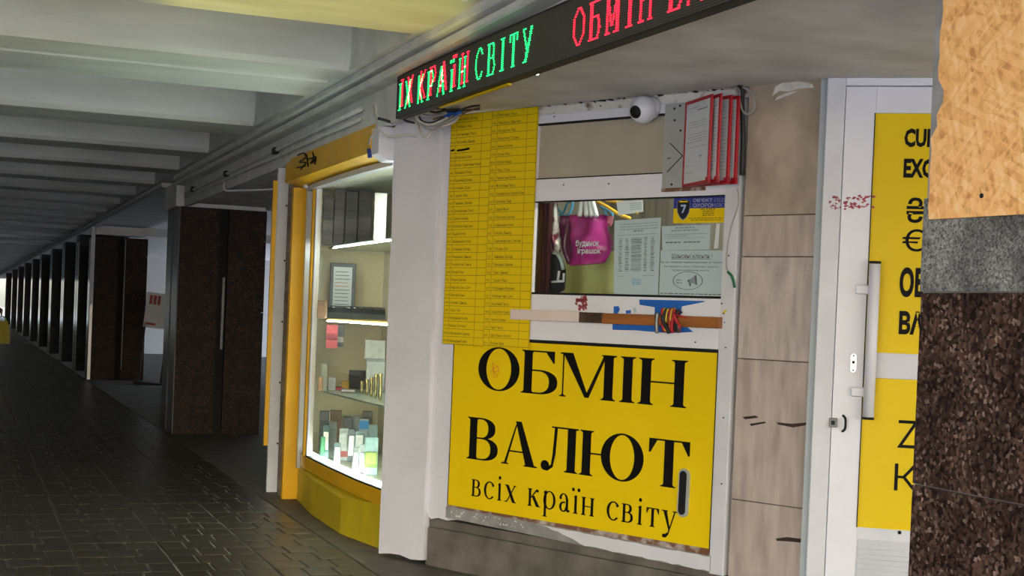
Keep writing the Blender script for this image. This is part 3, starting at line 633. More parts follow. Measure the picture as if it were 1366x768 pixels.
box('groove_lip', (0.575, -0.018, 0.2), (0.595, 0.0, 2.74), MORT, c2)
box('groove_lip', (0.515, 0.0, 1.0), (0.545, 0.03, 1.85), MORT, c1)
lt = struct('trim_2', 'white cross beam over the second column')
box('cross_beam', (2.37, 28.42, 2.80), (3.28, 28.95, 2.965), CEILP, lt); box('cross_beam', (3.28, 28.48, 2.83), (9.5, 28.95, 2.975), CEILP, lt)
far_names = ['third', 'fourth', 'fifth', 'sixth', 'seventh', 'eighth', 'ninth', 'tenth', 'eleventh']
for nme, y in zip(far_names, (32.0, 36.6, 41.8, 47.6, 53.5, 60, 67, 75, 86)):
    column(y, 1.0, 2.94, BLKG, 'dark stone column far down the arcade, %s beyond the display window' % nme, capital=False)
# the near column at the right edge of the view
np_ = thing('granite_column', 'brown granite column with chipboard top close in front of the door', 'column', (2.35, 2.10, 0))
yE = 3.112-2.10
box('core', (0.015, 0.015, 0), (1.0, yE, 2.70), MORT, np_)
for a, b in ((0.0, 0.52), (0.523, 1.108), (1.112, 1.612)): box('granite_panel', (0, 0, a), (0.02, yE-0.012, b), GRAN, np_)
lab(box('granite_panel', (0, 0, 1.616), (0.02, yE-0.006, 1.86), GRANG, np_), 'grey granite panel')
ob = MB()
edge = [(yE-0.060+rnd.uniform(-0.006, 0.006)+(-0.018 if 2.10 < z < 2.16 else 0)+(0.018 if z < 2.03 else 0), z) for z in [1.803+i*0.03 for i in range(30)]]
poly = [(0.0, 1.80-0.012), (0.0, 2.70)]+[(y, z) for y, z in edge[::-1]]
n = len(poly); vs = [(-0.012, y, z) for y, z in poly]+[(0.012, y, z) for y, z in poly]
a = sum(poly[i][0]*poly[(i+1) % n][1]-poly[(i+1) % n][0]*poly[i][1] for i in range(n))
fr = tuple(range(n)); ob.mesh(vs, [fr[::-1] if a > 0 else fr, tuple(n+i for i in (fr if a > 0 else fr[::-1]))]+[(i, (i+1) % n, n+(i+1) % n, n+i) for i in range(n)], OSB)
ob = lab(ob.build('chipboard', OSB, np_), 'orange oriented strand board')
pq = at_x(1310, 261, 2.338)-Vector((2.35, 2.10, 0))
MB().lathe([(0.006, 0), (0.006, -0.003), (0.0006, -0.003)], pq, GASK, 10, 'x').build('nail_hole', GASK, ob)
for a, b in ((0.0, 0.34), (0.35, 0.98)): box('granite_panel', (a, -0.01, 0), (b, 0.02, 2.70), GRAN, np_)

# ================================================================== DISPLAY WINDOW
dw = thing('display_window', 'lit curved glass display window in a yellow frame, left of the booth', 'display window', (2.5, 9.9, 0))
LO = Vector((2.5, 9.9, 0)); lo = lambda x, y: (x-LO.x, y-LO.y)
BASE = [(2.53, 11.09), (2.455, 10.30), (2.44, 9.36), (2.545, 8.70)]
for i in range(3):
    a, b = BASE[i], BASE[i+1]; mb = MB()
    zt = [0.27, 0.255, 0.24, 0.29]
    ins = lambda p, k: (p[0]+k, p[1])
    vs = []
    for p, z in ((a, zt[i]), (b, zt[i+1])):
        q = lo(*p); vs += [(q[0], q[1], 0), (q[0], q[1], z), (q[0]+0.085, q[1], z+0.045), (q[0]+0.085, q[1], 0)]
    mb.mesh(vs, [(0, 1, 5, 4), (1, 2, 6, 5), (2, 3, 7, 6), (0, 3, 2, 1), (4, 5, 6, 7)], OLY)
    mb.build('base_panel', OLY, dw)
GL = [(2.535, 10.98), (2.508, 10.72), (2.497, 10.4), (2.492, 9.8), (2.496, 9.22), (2.52, 8.78), (2.53, 8.62)]
def strip(pts, off, th, z0, z1, m, name, parent, sm=True):
    a = [lo(x+off, y) for x, y in pts]; b = [lo(x+off+th, y) for x, y in pts]
    return MB().prism(a+b[::-1], z0, z1, m).build(name, m, parent)
strip(GL, -0.012, 0.06, 0.285, 0.378, ORY, 'sill_band', dw)
strip(GL, -0.004, 0.03, 0.378, 0.390, GASK, 'gasket', dw)
strip(GL, 0.008, 0.006, 0.388, 2.45, GLASS, 'pane', dw)
strip(GL, -0.035, 0.06, 2.432, 2.468, WHITE2, 'head_rail', dw)
lab(box('post', (*lo(2.418, 11.12), 0), (*lo(2.552, 11.19), 2.465), ORY, dw), 'orange yellow corner post')
box('post', (*lo(2.500, 11.00), 0.26), (*lo(2.540, 11.04), 2.465), ALU, dw)
lab(box('post', (*lo(2.497, 10.78), 0.38), (*lo(2.522, 10.82), 2.45), ORY, dw), 'thin yellow inner post')
box('post', (*lo(2.505, 10.70), 0.385), (*lo(2.548, 10.74), 2.45), WHITE2, dw)
for yy in (10.985, 8.62):
    q = lo(2.485 if yy > 10 else 2.55, yy); MB().lathe([(0.001, 0), (0.02, 0), (0.024, 0.03), (0.02, 0.08), (0.001, 0.085)], (q[0], q[1]-0.04, 2.475), WHITE, 12, 'y').build('end_cap', WHITE, dw)
CREAM = mat('cream_backing', (0.72, 0.68, 0.54), 0.6, var=0.08); CREAM2 = mat('cream_side', (0.74, 0.66, 0.46), 0.6, var=0.06)
box('back_panel', (*lo(3.16, 8.55), 0.3), (*lo(3.20, 11.2), 2.455), CREAM, dw)
box('back_post', (*lo(3.12, 9.55), 0.4), (*lo(3.16, 9.62), 2.45), mat('grey_post', (0.30, 0.28, 0.22), 0.6), dw)
box('side_panel', (*lo(2.56, 11.06), 0.3), (*lo(3.2, 11.10), 2.452), CREAM2, dw)
box('side_panel', (*lo(2.62, 8.50), 0.3), (*lo(3.2, 8.55), 2.452), CREAM, dw)
box('top_panel', (*lo(2.55, 8.5), 2.452), (*lo(3.2, 11.15), 2.462), CREAM, dw)
SHG = mat('shelf_glass_edge', (0.45, 0.55, 0.48), 0.2); AMB = mat('amber_shelf_edge', (0.75, 0.42, 0.06), 0.4)
def shelf(z, m, off=0.06):
    a = [lo(x+off, y) for x, y in GL[1:]]; return MB().prism(a+[lo(3.16, 8.62), lo(3.16, 11.05), lo(2.70, 11.05)], z-0.012, z, m).build('shelf', m, dw)
s1 = shelf(2.005, SHG, 0.15); s2 = shelf(1.445, AMB); s3 = shelf(0.905, SHG)
MB().prism([lo(x+0.03, y) for x, y in GL]+[lo(3.16, 8.62), lo(3.16, 11.02)], 0.31, 0.385, CREAM).build('bottom_shelf', CREAM, dw)
def leds(z, parent, off=0.05, pts=GL[1:], h=0.008): return lab(strip(pts, off, 0.01, z, z+h, LSTRIP, 'led_strip', parent), 'white light strip')
leds(1.985, s1, 0.145); leds(1.425, s2, pts=GL[2:]); leds(0.398, dw, 0.04, GL[1:], 0.016)
lab(MB().prism([lo(2.60, 8.63), lo(2.615, 8.63), lo(2.615, 8.64), lo(2.60, 8.64)], 0.45, 2.40, LSTRIP).build('led_strip', LSTRIP, dw), 'upright light strip at the pier side')

# yellow shutter box over the display window
sb = thing('shutter_box', 'orange yellow roller shutter box above the display window, scrawled with graffiti', 'shutter box', (2.36, 8.68, 2.46))
bx0 = [(0, 0.028), (0, 0.205), (0.09, 0.205), (0.09, 0.16), (0.14, 0.16), (0.14, 0.0)]
MB().extr_y([(0, 0.045), (0.004, 0.195), (0.012, 0.199), (0.035, 0.199), (0.035, 0.235), (0.30, 0.235), (0.30, 0.012), (0.13, 0.012)], 0, 2.52, ORY).build('cover', ORY, sb)
gfm = MB()
def wave(pts): gfm.tube([at_x(x, y, 2.357)-Vector((2.36, 8.68, 2.46)) for x, y in pts], 0.006, GASK, 5, sub=3)
for p in ([(397, 207), (405, 204), (408, 210), (399, 216), (408, 217), (401, 226)], [(409, 206), (411, 222)], [(411, 212), (418, 210)], [(417, 203), (419, 214), (414, 218), (421, 209), (420, 219)], [(396, 224), (407, 221)]): wave(p)
stuff(gfm.build('graffiti', GASK, sb))
gy = MB(); gy.extr_y([(0.01, 0.03), (0.07, -0.01), (0.15, -0.01), (0.15, 0.195), (0.01, 0.195)], -0.16, -0.003, PLASTER)
gy.build('white_end_block', PLASTER, sb)

# white post at the far side of the display window
wp = thing('metal_post', 'white painted metal post with yellow edge, left of the display window', 'post', (2.346, 11.55, 0))
MB().box((0.034, 0, 0), (0.134, 0.04, 2.655), WHITE2, 0.004).build('profile', WHITE2, wp)
lab(box('edge_board', (0.0, 0.02, 0.38), (0.034, 0.05, 2.55), ORY, wp), 'yellow edge board')
for z in (0.4, 0.9, 1.4, 1.9, 2.35): MB().lathe([(0.008, 0), (0.008, -0.004), (0.0006, -0.004)], (0.11, 0, z), GASK, 8, 'y').build('rivet', GASK, wp)
wb_ = thing('timber_strip', 'weathered wooden strip between white post and orange post', 'board', (2.40, 11.35, 0))
box('board', (0.03, 0, 0), (0.068, 0.03, 2.60), mat('weathered_wood', (0.20, 0.16, 0.12), 0.85, var=0.5, scale=10), wb_)

# -------- goods behind the display glass
def item_at(px0, px1, pyt, X, zs):
    c = at_x((px0+px1)/2, pyt, X); cap = 10.45+(X-2.66)*1.1
    if c.y > cap: c = at_y((px0+px1)/2, pyt, cap)
    d = (c-EYE).dot(FW); w_ = abs(px1-px0)*d/F
    return Vector((c.x, c.y, zs)), w_, max(c.z-zs, 0.01)
PK = {}
def pm(r, g, b, rough=0.35):
    k = (r, g, b, rough)
    if k not in PK: PK[k] = mat('pack_%d' % len(PK), (r, g, b), rough, var=0.25, scale=25)
    return PK[k]
VR = R(-14)
def pack(name, label, cat, px0, px1, pyt, X, zs, m, th=0.03, tilt=0.0, band=None, win=None, rot=0.0, group=None):
    L, w_, h = item_at(px0, px1, pyt, X, zs); t = thing(name, label, cat, L, VR+rot, group)
    t.rotation_euler = (R(-tilt), 0, VR+rot)
    MB().box((-w_/2, -th/2, 0), (w_/2, th/2, h), m, 0.004).build('body', m, t)
    if band: box('label', (-w_*0.47, -th/2-0.002, h*band[1]), (w_*0.47, -th/2+0.001, h*band[2]), band[0], t)
    if win: box('blister', (-w_*0.36, -th/2-0.016, h*win[1]), (w_*0.36, -th/2, h*win[2]), win[0], t)
    return t
DARK = pm(0.05, 0.05, 0.05); SILV = mat('silver_goods', (0.6, 0.6, 0.58), 0.25, metal=0.9, var=0.3, scale=30)
z4, z5, z6, z7 = 0.387, 0.907, 1.447, 2.007
pack('boxed_gadget', 'dark box beside green card at bottom left of the display', 'box', 427, 439, 548, 2.68, z4, DARK, 0.05)
pack('blister_pack', 'green edged card at bottom left of the display', 'package', 428, 434, 582, 2.56, z4, pm(0.12, 0.45, 0.22), 0.01)
pack('boxed_gadget', 'tilted grey slim box at the bottom of the display', 'box', 437, 450, 562, 2.74, z4, pm(0.33, 0.35, 0.33), 0.025, tilt=8, win=(pm(0.2, 0.2, 0.2), 0.2, 0.8))
pack('boxed_gadget', 'brown carton behind the tilted grey box', 'box', 441, 456, 547, 2.98, z4, pm(0.16, 0.08, 0.04), 0.05)
pack('blister_pack', 'clear blister pack with red print at bottom of the display', 'package', 453, 465, 571, 2.70, z4, pm(0.52, 0.56, 0.55), 0.012, tilt=4, band=(pm(0.45, 0.08, 0.07), 0.12, 0.3), win=(pm(0.4, 0.45, 0.45, 0.1), 0.35, 0.85))
pack('blister_pack', 'dark striped blister pack beside the red printed one', 'package', 465, 474, 572, 2.74, z4, pm(0.20, 0.22, 0.24), 0.012, win=(SILV, 0.2, 0.8))
pack('boxed_gadget', 'blue topped carton standing at the back of the bottom shelf', 'box', 479, 492, 558, 2.90, z4, pm(0.38, 0.45, 0.47), 0.06, band=(pm(0.02, 0.25, 0.6), 0.74, 0.95))
pack('boxed_gadget', 'pale grey carton left of the blue topped carton', 'box', 469, 479, 554, 2.96, z4, pm(0.30, 0.33, 0.33), 0.05)
pack('blister_pack', 'grey teal blister pack near the light strip', 'package', 474, 486, 575, 2.72, z4, pm(0.30, 0.42, 0.43), 0.012, win=(SILV, 0.25, 0.9))
pack('blister_pack', 'green and yellow blister pack beside the pier', 'package', 487, 505, 583, 2.66, z4, pm(0.32, 0.48, 0.46), 0.014, band=(pm(0.20, 0.36, 0.05), 0.2, 0.62), win=(pm(0.35, 0.4, 0.08), 0.3, 0.6))
for k, (a, b, t_, X, col, lb) in enumerate(((431, 440, 566, 2.60, (0.10, 0.22, 0.20), 'dark teal blister pack at the left front of the bottom shelf'), (446, 455, 590, 2.58, (0.30, 0.42, 0.42), 'short grey teal blister pack in the front row of the bottom shelf'),
        (458, 470, 556, 2.90, (0.10, 0.10, 0.11), 'black carton in the back row of the bottom shelf'), (492, 504, 566, 2.86, (0.16, 0.22, 0.22), 'dark teal carton behind the green and yellow blister pack'), (471, 479, 596, 2.58, (0.45, 0.50, 0.50), 'short clear blister pack close to the glass'), (484, 497, 548, 3.0, (0.12, 0.10, 0.08), 'dark carton at the back right of the bottom shelf'))):
    pack('blister_pack' if X < 2.7 else 'boxed_gadget', lb, 'package', a, b, t_, X, z4, pm(*col), 0.012 if X < 2.7 else 0.045, win=(SILV, 0.3, 0.8) if X < 2.7 else None)
pack('blister_pack', 'slim white blister pack leaning by the green one', 'package', 480, 488, 592, 2.63, z4, pm(0.55, 0.6, 0.6), 0.01, win=(SILV, 0.1, 0.7))
# third shelf
pack('black_pouch', 'black leather pouch on the third shelf of the display', 'pouch', 466, 488, 494, 2.92, z5, pm(0.035, 0.03, 0.03, 0.6), 0.08)
for k, (a, b, c_, X) in enumerate(((480, 486, 508, 2.76), (487, 493, 506, 2.74), (493, 499, 503, 2.72), (499, 505, 499, 2.70), (505, 511, 498, 2.68))):
    L, w_, h = item_at(a, b, c_, X, z5); t = thing('metal_cup', 'small brass coloured cup, %s from the left in the row on the third shelf' % ['first', 'second', 'third', 'fourth', 'fifth'][k], 'cup', L, 0, 'brass cups on the third shelf')
    BR = PK.setdefault('brass', mat('brass', (0.42, 0.36, 0.16), 0.25, metal=0.9, var=0.2))
    MB().lathe([(w_*0.30, 0), (w_*0.36, h*0.1), (w_*0.46, h), (w_*0.41, h), (w_*0.3, h*0.12), (0.001, h*0.1)], (0, 0, 0), BR, 14).build('cup', BR, t)
t = pack('folded_knife', 'red pocket knife lying on the third shelf', 'knife', 441, 458, 512, 2.72, z5, pm(0.5, 0.02, 0.04), 0.05); t.scale = (1, 1, 0.5)
t = pack('folded_knife', 'black and white pocket knife lying right of the red one', 'knife', 455, 474, 515, 2.68, z5, pm(0.10, 0.10, 0.10), 0.04, band=(pm(0.6, 0.6, 0.6), 0.3, 0.8)); t.scale = (1, 1, 0.6)
pack('boxed_gadget', 'yellow small box behind the red pocket knife', 'box', 455, 466, 508, 2.92, z5, pm(0.65, 0.36, 0.02), 0.05)
pack('plastic_card', 'clear tilted card stand at left of the third shelf', 'card', 429, 437, 483, 2.60, z5, pm(0.42, 0.44, 0.38, 0.15), 0.006, tilt=14)
pack('small_figurine', 'small brown figurine at left end of the third shelf', 'figurine', 425, 431, 502, 2.60, z5, pm(0.40, 0.20, 0.07), 0.04)
pack('small_figurine', 'white cased gadget between card stand and red knife', 'gadget', 438, 448, 503, 2.70, z5, pm(0.4, 0.4, 0.42), 0.05)
pack('boxed_gadget', 'white box high at the right of the third shelf', 'box', 489, 514, 478, 2.95, z5, pm(0.30, 0.31, 0.30), 0.10, band=(pm(0.55, 0.6, 0.6), 0.2, 0.9))
t = pack('boxed_gadget', 'long white carton laid on top of the boxes, third shelf right', 'box', 487, 514, 453, 2.95, z5+0.245, pm(0.55, 0.56, 0.53), 0.12)
# pink price note and card on the glass
def sheet(name, label, cat, pxs, X, m, parts=()):
    ps = [at_x(x, y, X) for x, y in pxs]; c = sum(ps, Vector())/4; z0 = min(p.z for p in ps); t = thing(name, label, cat, (X, c.y, z0))
    mb = MB(); q = [p-Vector((X, c.y, z0)) for p in ps]; mb.mesh([*q, *[p+Vector((0.003, 0, 0)) for p in q]], [(0, 1, 2, 3), (7, 6, 5, 4), (1, 0, 4, 5), (2, 1, 5, 6), (3, 2, 6, 7), (0, 3, 7, 4)], m); mb.build('sheet', m, t)
    if parts:
        mb = MB()
        for u0, v0, u1, v1, mm in parts:
            f = lambda u, v: (q[0]*(1-u)+q[1]*u)*(1-v)+(q[3]*(1-u)+q[2]*u)*v+Vector((-0.001, 0, 0)); mb.face([f(u0, v0), f(u1, v0), f(u1, v1), f(u0, v1)], mm)
        stuff(mb.build('print', BLACK, t))
    return t
PINK = pm(0.72, 0.12, 0.14, 0.6); PD = pm(0.35, 0.05, 0.07, 0.6)
pack('price_note', 'pink price note hanging below the second shelf', 'note', 436, 451, 433, 2.665, 1.225, PINK, 0.004, band=(PD, 0.35, 0.62))
pack('boxed_gadget', 'dark card box hanging behind the pink note', 'box', 449, 459, 433, 2.76, 1.235, pm(0.10, 0.11, 0.11), 0.012, band=(pm(0.6, 0.6, 0.58), 0.2, 0.45))
# tray and certificate on the second shelf
L, w_, h = item_at(432, 514, 410, 2.84, z6)
tr_ = thing('goods_tray', 'black tray of watches tilted on the second shelf', 'tray', L, VR); BK = pm(0.015, 0.02, 0.02, 0.4)
MB().mesh([(-w_/2, -0.08, 0.004), (w_/2, -0.08, 0.004), (w_/2, 0.10, 0.06), (-w_/2, 0.10, 0.06), (-w_/2, -0.08, 0.045), (w_/2, -0.08, 0.045), (w_/2, 0.10, 0.10), (-w_/2, 0.10, 0.10)],
          [(0, 3, 2, 1), (0, 1, 5, 4), (1, 2, 6, 5), (2, 3, 7, 6), (3, 0, 4, 7), (4, 5, 6, 7)], BK).build('tray', BK, tr_)
for k in range(9):
    x = -w_*0.44+w_*0.88*k/8
    t = thing('wrist_watch', 'silver wrist watch on the black tray, %s from the left in its row' % ['first', 'second', 'third', 'fourth', 'fifth', 'sixth', 'seventh', 'eighth', 'ninth'][k], 'watch', tr_.location+Matrix.Rotation(VR, 3, 'Z') @ Vector((x, 0.0, 0.083)), VR+rnd.uniform(-.5, .5), 'watches on the black tray')
    MB().lathe([(0.001, 0), (0.017, 0), (0.017, 0.008), (0.001, 0.010)], (0, 0, 0), SILV, 12).build('case', SILV, t)
    box('strap', (-0.007, -0.07, 0), (0.007, 0.07, 0.004), SILV if k % 2 else BK, t)
pack('small_figurine', 'brown fluffy toy at left end of the second shelf', 'toy', 424, 437, 401, 2.62, z6, pm(0.22, 0.13, 0.08, 0.9), 0.07)
fr_ = pack('framed_certificate', 'black framed white certificate standing on the second shelf', 'picture', 441, 475, 351, 3.05, z6, pm(0.035, 0.05, 0.06), 0.03)
_, w_, h = item_at(441, 475, 351, 3.05, z6)
box('paper', (-w_*0.36, -0.018, h*0.05), (w_*0.36, -0.014, h*0.93), PAPER, fr_)
mb = MB()
for k in range(12): z = h*(0.12+0.065*k); mb.face([(-w_*0.3, -0.0185, z), (w_*rnd.uniform(0.1, 0.3), -0.0185, z), (w_*0.28, -0.0185, z+h*0.014), (-w_*0.3, -0.0185, z+h*0.014)], pm(0.65, 0.25, 0.12, 0.6) if k in (7, 8) else INK)
stuff(mb.build('print', INK, fr_))
# top shelf: dim boxes
for k, (a, b, c_, X, col) in enumerate(((432, 446, 262, 2.9, (0.035, 0.028, 0.025)), (447, 461, 252, 2.95, (0.05, 0.035, 0.03)), (462, 478, 256, 2.92, (0.03, 0.026, 0.026)), (479, 497, 250, 2.95, (0.045, 0.035, 0.03)))):
    pack('boxed_gadget', 'dark box on the top shelf of the display, %s from the left' % ['first', 'second', 'third', 'fourth'][k], 'box', a, b, c_, X, z7, pm(*col), 0.10, band=(pm(0.16, 0.15, 0.14), 0.3, 0.5))
pack('blister_pack', 'silver foil pack at top right of the top shelf', 'package', 500, 517, 257, 2.72, z7, SILV, 0.02)

# ================================================================== LED SIGN
ls = thing('led_sign', 'long black scrolling light sign with green and red letters under the cornice', 'sign', (2.35, 8.075, 2.654)); ls.rotation_euler = (0, 0.0175, R(-90))
SL, SH = 4.5, 0.238
lp = box('panel', (0, 0, 0), (SL, 0.045, SH), LEDP, ls)
box('rim', (-0.004, -0.004, -0.008), (SL+0.004, 0.048, 0), GASK, ls); box('rim', (-0.004, -0.004, SH), (SL+0.004, 0.048, SH+0.008), GASK, ls)
box('rim', (-0.008, -0.004, -0.008), (0, 0.048, SH+0.008), GASK, ls); box('rim', (SL, -0.004, -0.008), (SL+0.008, 0.048, SH+0.008), GASK, ls)
lab(box('bracket', (0.70, 0.030, -0.016), (1.75, 0.05, -0.008), YEL, ls), 'yellow strip along the lower edge')
GH = 16
def raster(segs):
    s = set()
    for x0, y0, x1, y1 in segs:
        n = int(max(abs(x1-x0), abs(y1-y0)))+1
        for i in range(n+1): s.add((round(x0+(x1-x0)*i/n), round(y0+(y1-y0)*i/n)))
    return s
def arc(cx, cy, rx, ry, a0, a1): return [(cx+rx*math.cos(R(a0+(a1-a0)*i/14)), cy+ry*math.sin(R(a0+(a1-a0)*i/14)), cx+rx*math.cos(R(a0+(a1-a0)*(i+1)/14)), cy+ry*math.sin(R(a0+(a1-a0)*(i+1)/14))) for i in range(14)]
T_ = GH-1
DOT = {'О': arc(5, T_/2, 5, T_/2, 0, 360), 'С': arc(5, T_/2, 5, T_/2, 40, 320), 'І': [(3, 0, 3, T_), (1, 0, 5, 0), (1, T_, 5, T_), (4, 0, 4, T_)],
 'Б': [(1, 0, 1, T_), (0, T_, 9, T_), (0, 0, 6, 0), (1, 9, 6, 9), (2, 0, 2, T_)]+arc(6, 4.5, 3.5, 4.5, -90, 90), 'М': [(1, 0, 1, T_), (10, 0, 10, T_), (1, T_, 5, 3), (6, 3, 10, T_), (0, 0, 3, 0), (8, 0, 11, 0), (11, 0, 11, T_)],
 'Н': [(1, 0, 1, T_), (9, 0, 9, T_), (1, 8, 9, 8), (0, 0, 3, 0), (8, 0, 10, 0), (0, T_, 2, T_), (8, T_, 10, T_)], 'В': [(1, 0, 1, T_), (2, 0, 2, T_), (0, 0, 6, 0), (0, T_, 5, T_), (1, 8, 6, 8)]+arc(5.5, 11.5, 3, 3.5, -90, 90)+arc(6, 4, 3.5, 4, -90, 90),
 'А': [(0, 0, 5, T_), (5, T_, 10, 0), (2, 5, 8, 5), (6, T_, 11, 0)], 'Л': [(9, 0, 9, T_), (3, T_, 10, T_), (4, T_, 3, 3), (3, 3, 0, 0), (8, 0, 8, T_), (7, 0, 10, 0)], 'Ю': [(0, 0, 0, T_), (1, 0, 1, T_), (1, 8, 4, 8)]+arc(8, T_/2, 4, T_/2, 0, 360),
 'Т': [(4, 0, 4, T_), (5, 0, 5, T_), (0, T_, 9, T_), (0, T_, 0, T_-3), (9, T_, 9, T_-3), (3, 0, 6, 0)], 'У': [(0, T_, 4, 6), (9, T_, 3, 0), (3, 0, 1, 0), (10, T_, 4, 0), (0, T_, 2, T_)], 'Х': [(0, 0, 9, T_), (0, T_, 9, 0), (1, 0, 10, T_), (1, T_, 10, 0)],
 'К': [(1, 0, 1, T_), (2, 0, 2, T_), (2, 7, 9, T_), (3, 8, 9, 0), (8, 0, 10, 0)], 'Р': [(1, 0, 1, T_), (2, 0, 2, T_), (0, T_, 6, T_), (1, 7, 6, 7), (0, 0, 3, 0)]+arc(6, 11, 3.5, 4, -90, 90),
 'Ї': [(3, 0, 3, T_-4), (4, 0, 4, T_-4), (2, 0, 5, 0), (2, T_-4, 4, T_-4), (1, T_+1, 2, T_+1), (5, T_+1, 6, T_+1), (1, T_, 2, T_), (5, T_, 6, T_)]}
WID = {'І': 6, 'Ї': 7, 'М': 12, 'Ю': 13, 'А': 12}
dots = {}
def led_text(text, col0, row0, colour, adv=5):
    c = col0
    for ch in text:
        if ch == ' ': c += 6; continue
        for x, y in raster(DOT[ch])|{(a+1, b) for a, b in raster(DOT[ch])}:
            k = (c+x, row0+y)
            if 1 <= k[0] < SL*100-1 and 0 <= k[1] < 23: dots[k] = 'y' if k in dots and dots[k] != colour else colour
        c += WID.get(ch, 10)+adv
    return c
led_text('ІХ КРАЇН', 1, 3, 'g', 8)
led_text('ІХ КРАЇН', 5, 5, 'r', 8)
led_text('СВІТУ', 136, 4, 'g', 7)
led_text('ОБМІН', 258, 3, 'r', 6); led_text('ВАЛЮТ', 344, 3, 'r', 5)
for nm, k, mm, lb in (('led_dots', 'g', LGRN, 'green light dots'), ('led_dots', 'r', LRED, 'red light dots'), ('led_dots', 'y', LYEL, 'amber light dots where letters overlap')):
    mb = MB()
    for (cx_, cz_), v in sorted(dots.items()):
        if v == k:
            x, z = (cx_+0.5)*0.01, 0.004+(cz_+0.5)*0.01; r = 0.0044; mb.face([(x-r, -0.0015, z-r*0.7), (x+r, -0.0015, z-r*0.7), (x+r, -0.0015, z+r*0.7), (x-r, -0.0015, z+r*0.7)], mm)
    lab(stuff(mb.build(nm, mm, lp)), lb)
# two small downlights in the soffit edge
for k, (px, py) in enumerate(((708, 95), (814, 55))):
    p = floor_pt(px, py, 2.655); t = thing('downlight', ['small white downlight below green letters of the light sign', 'small white downlight below red letters of the light sign'][k], 'light', (p.x+0.02, p.y, 2.645))
    MB().lathe([(0.03, 0.055), (0.03, 0.008), (0.024, 0.0), (0.001, 0.0)], (0, 0, 0), WHITE, 16).build('housing', WHITE, t)
    MB().lathe([(0.001, -0.002), (0.020, -0.002), (0.020, 0.001), (0.001, 0.001)], (0, 0, 0), LSPOT, 16).build('lens', LSPOT, t)
rb_ = MB()
for i in range(26):
    y_ = rnd.uniform(5.0, 5.62); x_ = 2.405+rnd.uniform(0, 0.05); a = rnd.uniform(0.01, 0.045)
    rb_.mesh([(x_, y_-a, 2.652), (x_+a*.5, y_, 2.642), (x_, y_+a, 2.650), (x_+a*.7, y_+a*.6, 2.66)], [(0, 1, 2), (0, 2, 3), (1, 3, 2), (0, 3, 1)], RUST if rnd.random() < .6 else PEEL)
stuff(lab(rb_.build('broken_edge', RUST, tr), 'crumbled rusty edge of the fascia'))
# conduit along the fascia
cn = thing('conduit', 'grey painted conduit with black clips running along the fascia', 'pipe', (2.378, 12.9, 2.80))
MB().tube([(0, -3.9, 0.02), (0, -1, 0.01), (0, 2, 0.0), (0, 3.9, -0.005)], 0.016, CEILP, 8, sub=2).build('pipe', CEILP, cn)
MB().tube([(0, -3.9, -0.045), (0, -1, -0.05), (0, 2, -0.05), (0, 3.9, -0.05)], 0.012, CEILP, 8, sub=2).build('pipe', CEILP, cn)
for y in (-1.2, 1.15, 3.3): box('clip', (-0.02, y-0.06, -0.02), (0.015, y+0.06, 0.03), GASK, cn)
cq = thing('conduit', 'thin white pipe stepping down and across the soffit', 'pipe', (2.395, 14.2, 2.70))
MB().tube([(-0.01, 0, 0.09), (-0.01, 0, -0.03), (0.02, 0.0, -0.05), (1.2, -1.4, -0.02)], 0.011, WHITE2, 7, sub=1).build('pipe', WHITE2, cq)

# ================================================================== THE EXCHANGE SIGN
ex = kthing('exchange_sign', 'large yellow sign board with big black serif lettering under the service window', 'sign', 1.14, 0, 0.37)
def K_(s, w_, z, r): return (s-1.14, -w_, z-0.37)
gx, gz = 1.14, 0.37
pnl = box('panel', (0.207-gx, -0.008, 0.372-gz), (2.084-gx, 0.03, 1.377-gz), YEL, ex)
for a, b, c_, d in ((0.203, 0.372, 0.209, 1.377), (2.081, 0.36, 2.087, 1.377), (0.203, 1.371, 2.087, 1.379)): box('edging', (a-gx, -0.0095, b-gz), (c_-gx, 0, d-gz), GASK, ex)
mb = MB(); serif_line(mb, 'ОБМІН', 0.415-gx, 1.905-gx, 1.088-gz, 0.243, 0.215, 0.036, 0.065, BLACK, -0.0092, 0.055, 1.080-gz)
lab(stuff(mb.build('lettering', BLACK, pnl)), 'first line of bold black letters')
mb = MB(); serif_line(mb, 'ВАЛЮТ', 0.350-gx, 1.948-gx, 0.674-gz, 0.245, 0.215, 0.036, 0.065, BLACK, -0.0092, 0.04, 0.664-gz)
lab(stuff(mb.build('lettering', BLACK, pnl)), 'second line of bold black letters')
mb = MB(); serif_line(mb, 'всіх країн світу', 0.395-gx, 1.878-gx, 0.459-gz, 0.150, 0.115, 0.038, 0.05, BLACK, -0.0092, 0.075, 0.447-gz)
lab(stuff(mb.build('lettering', BLACK, pnl)), 'third line of thin black letters')
hp = MB(); hcx, hz0, hz1, hw = 1.915, 0.525, 0.772, 0.034
out = [(hcx-gx+hw*math.cos(R(a)), (hz1-hw if a < 180 else hz0+hw)-gz+hw*math.sin(R(a))) for a in range(0, 360, 20)]
hp.plate(out, -0.020, -0.008, GREYM); hp = lab(hp.build('pull_slot', GREYM, ex), 'recessed steel hand pull')
o2 = [(hcx-gx-0.004+(hw-0.011)*math.cos(R(a)), (hz1-hw if a < 180 else hz0+hw)-gz+(hw-0.011)*math.sin(R(a))) for a in range(0, 360, 20)]
MB().plate(o2, -0.0205, -0.019, GASK).build('slot', GASK, hp)
dt = MB(); dt.tube([kk for kk in [(0.545-gx+a, -0.0095, 1.20-gz+b) for a, b in ((-.02, .04), (.02, -.04), (.03, .03), (-.03, -.01), (.035, -.0), (-.015, .045), (-0.0, -.045))]], 0.0022, mat('orange_marker', (0.72, 0.22, 0.02), 0.6), 4, sub=2)
stuff(dt.build('scribble', None, pnl))

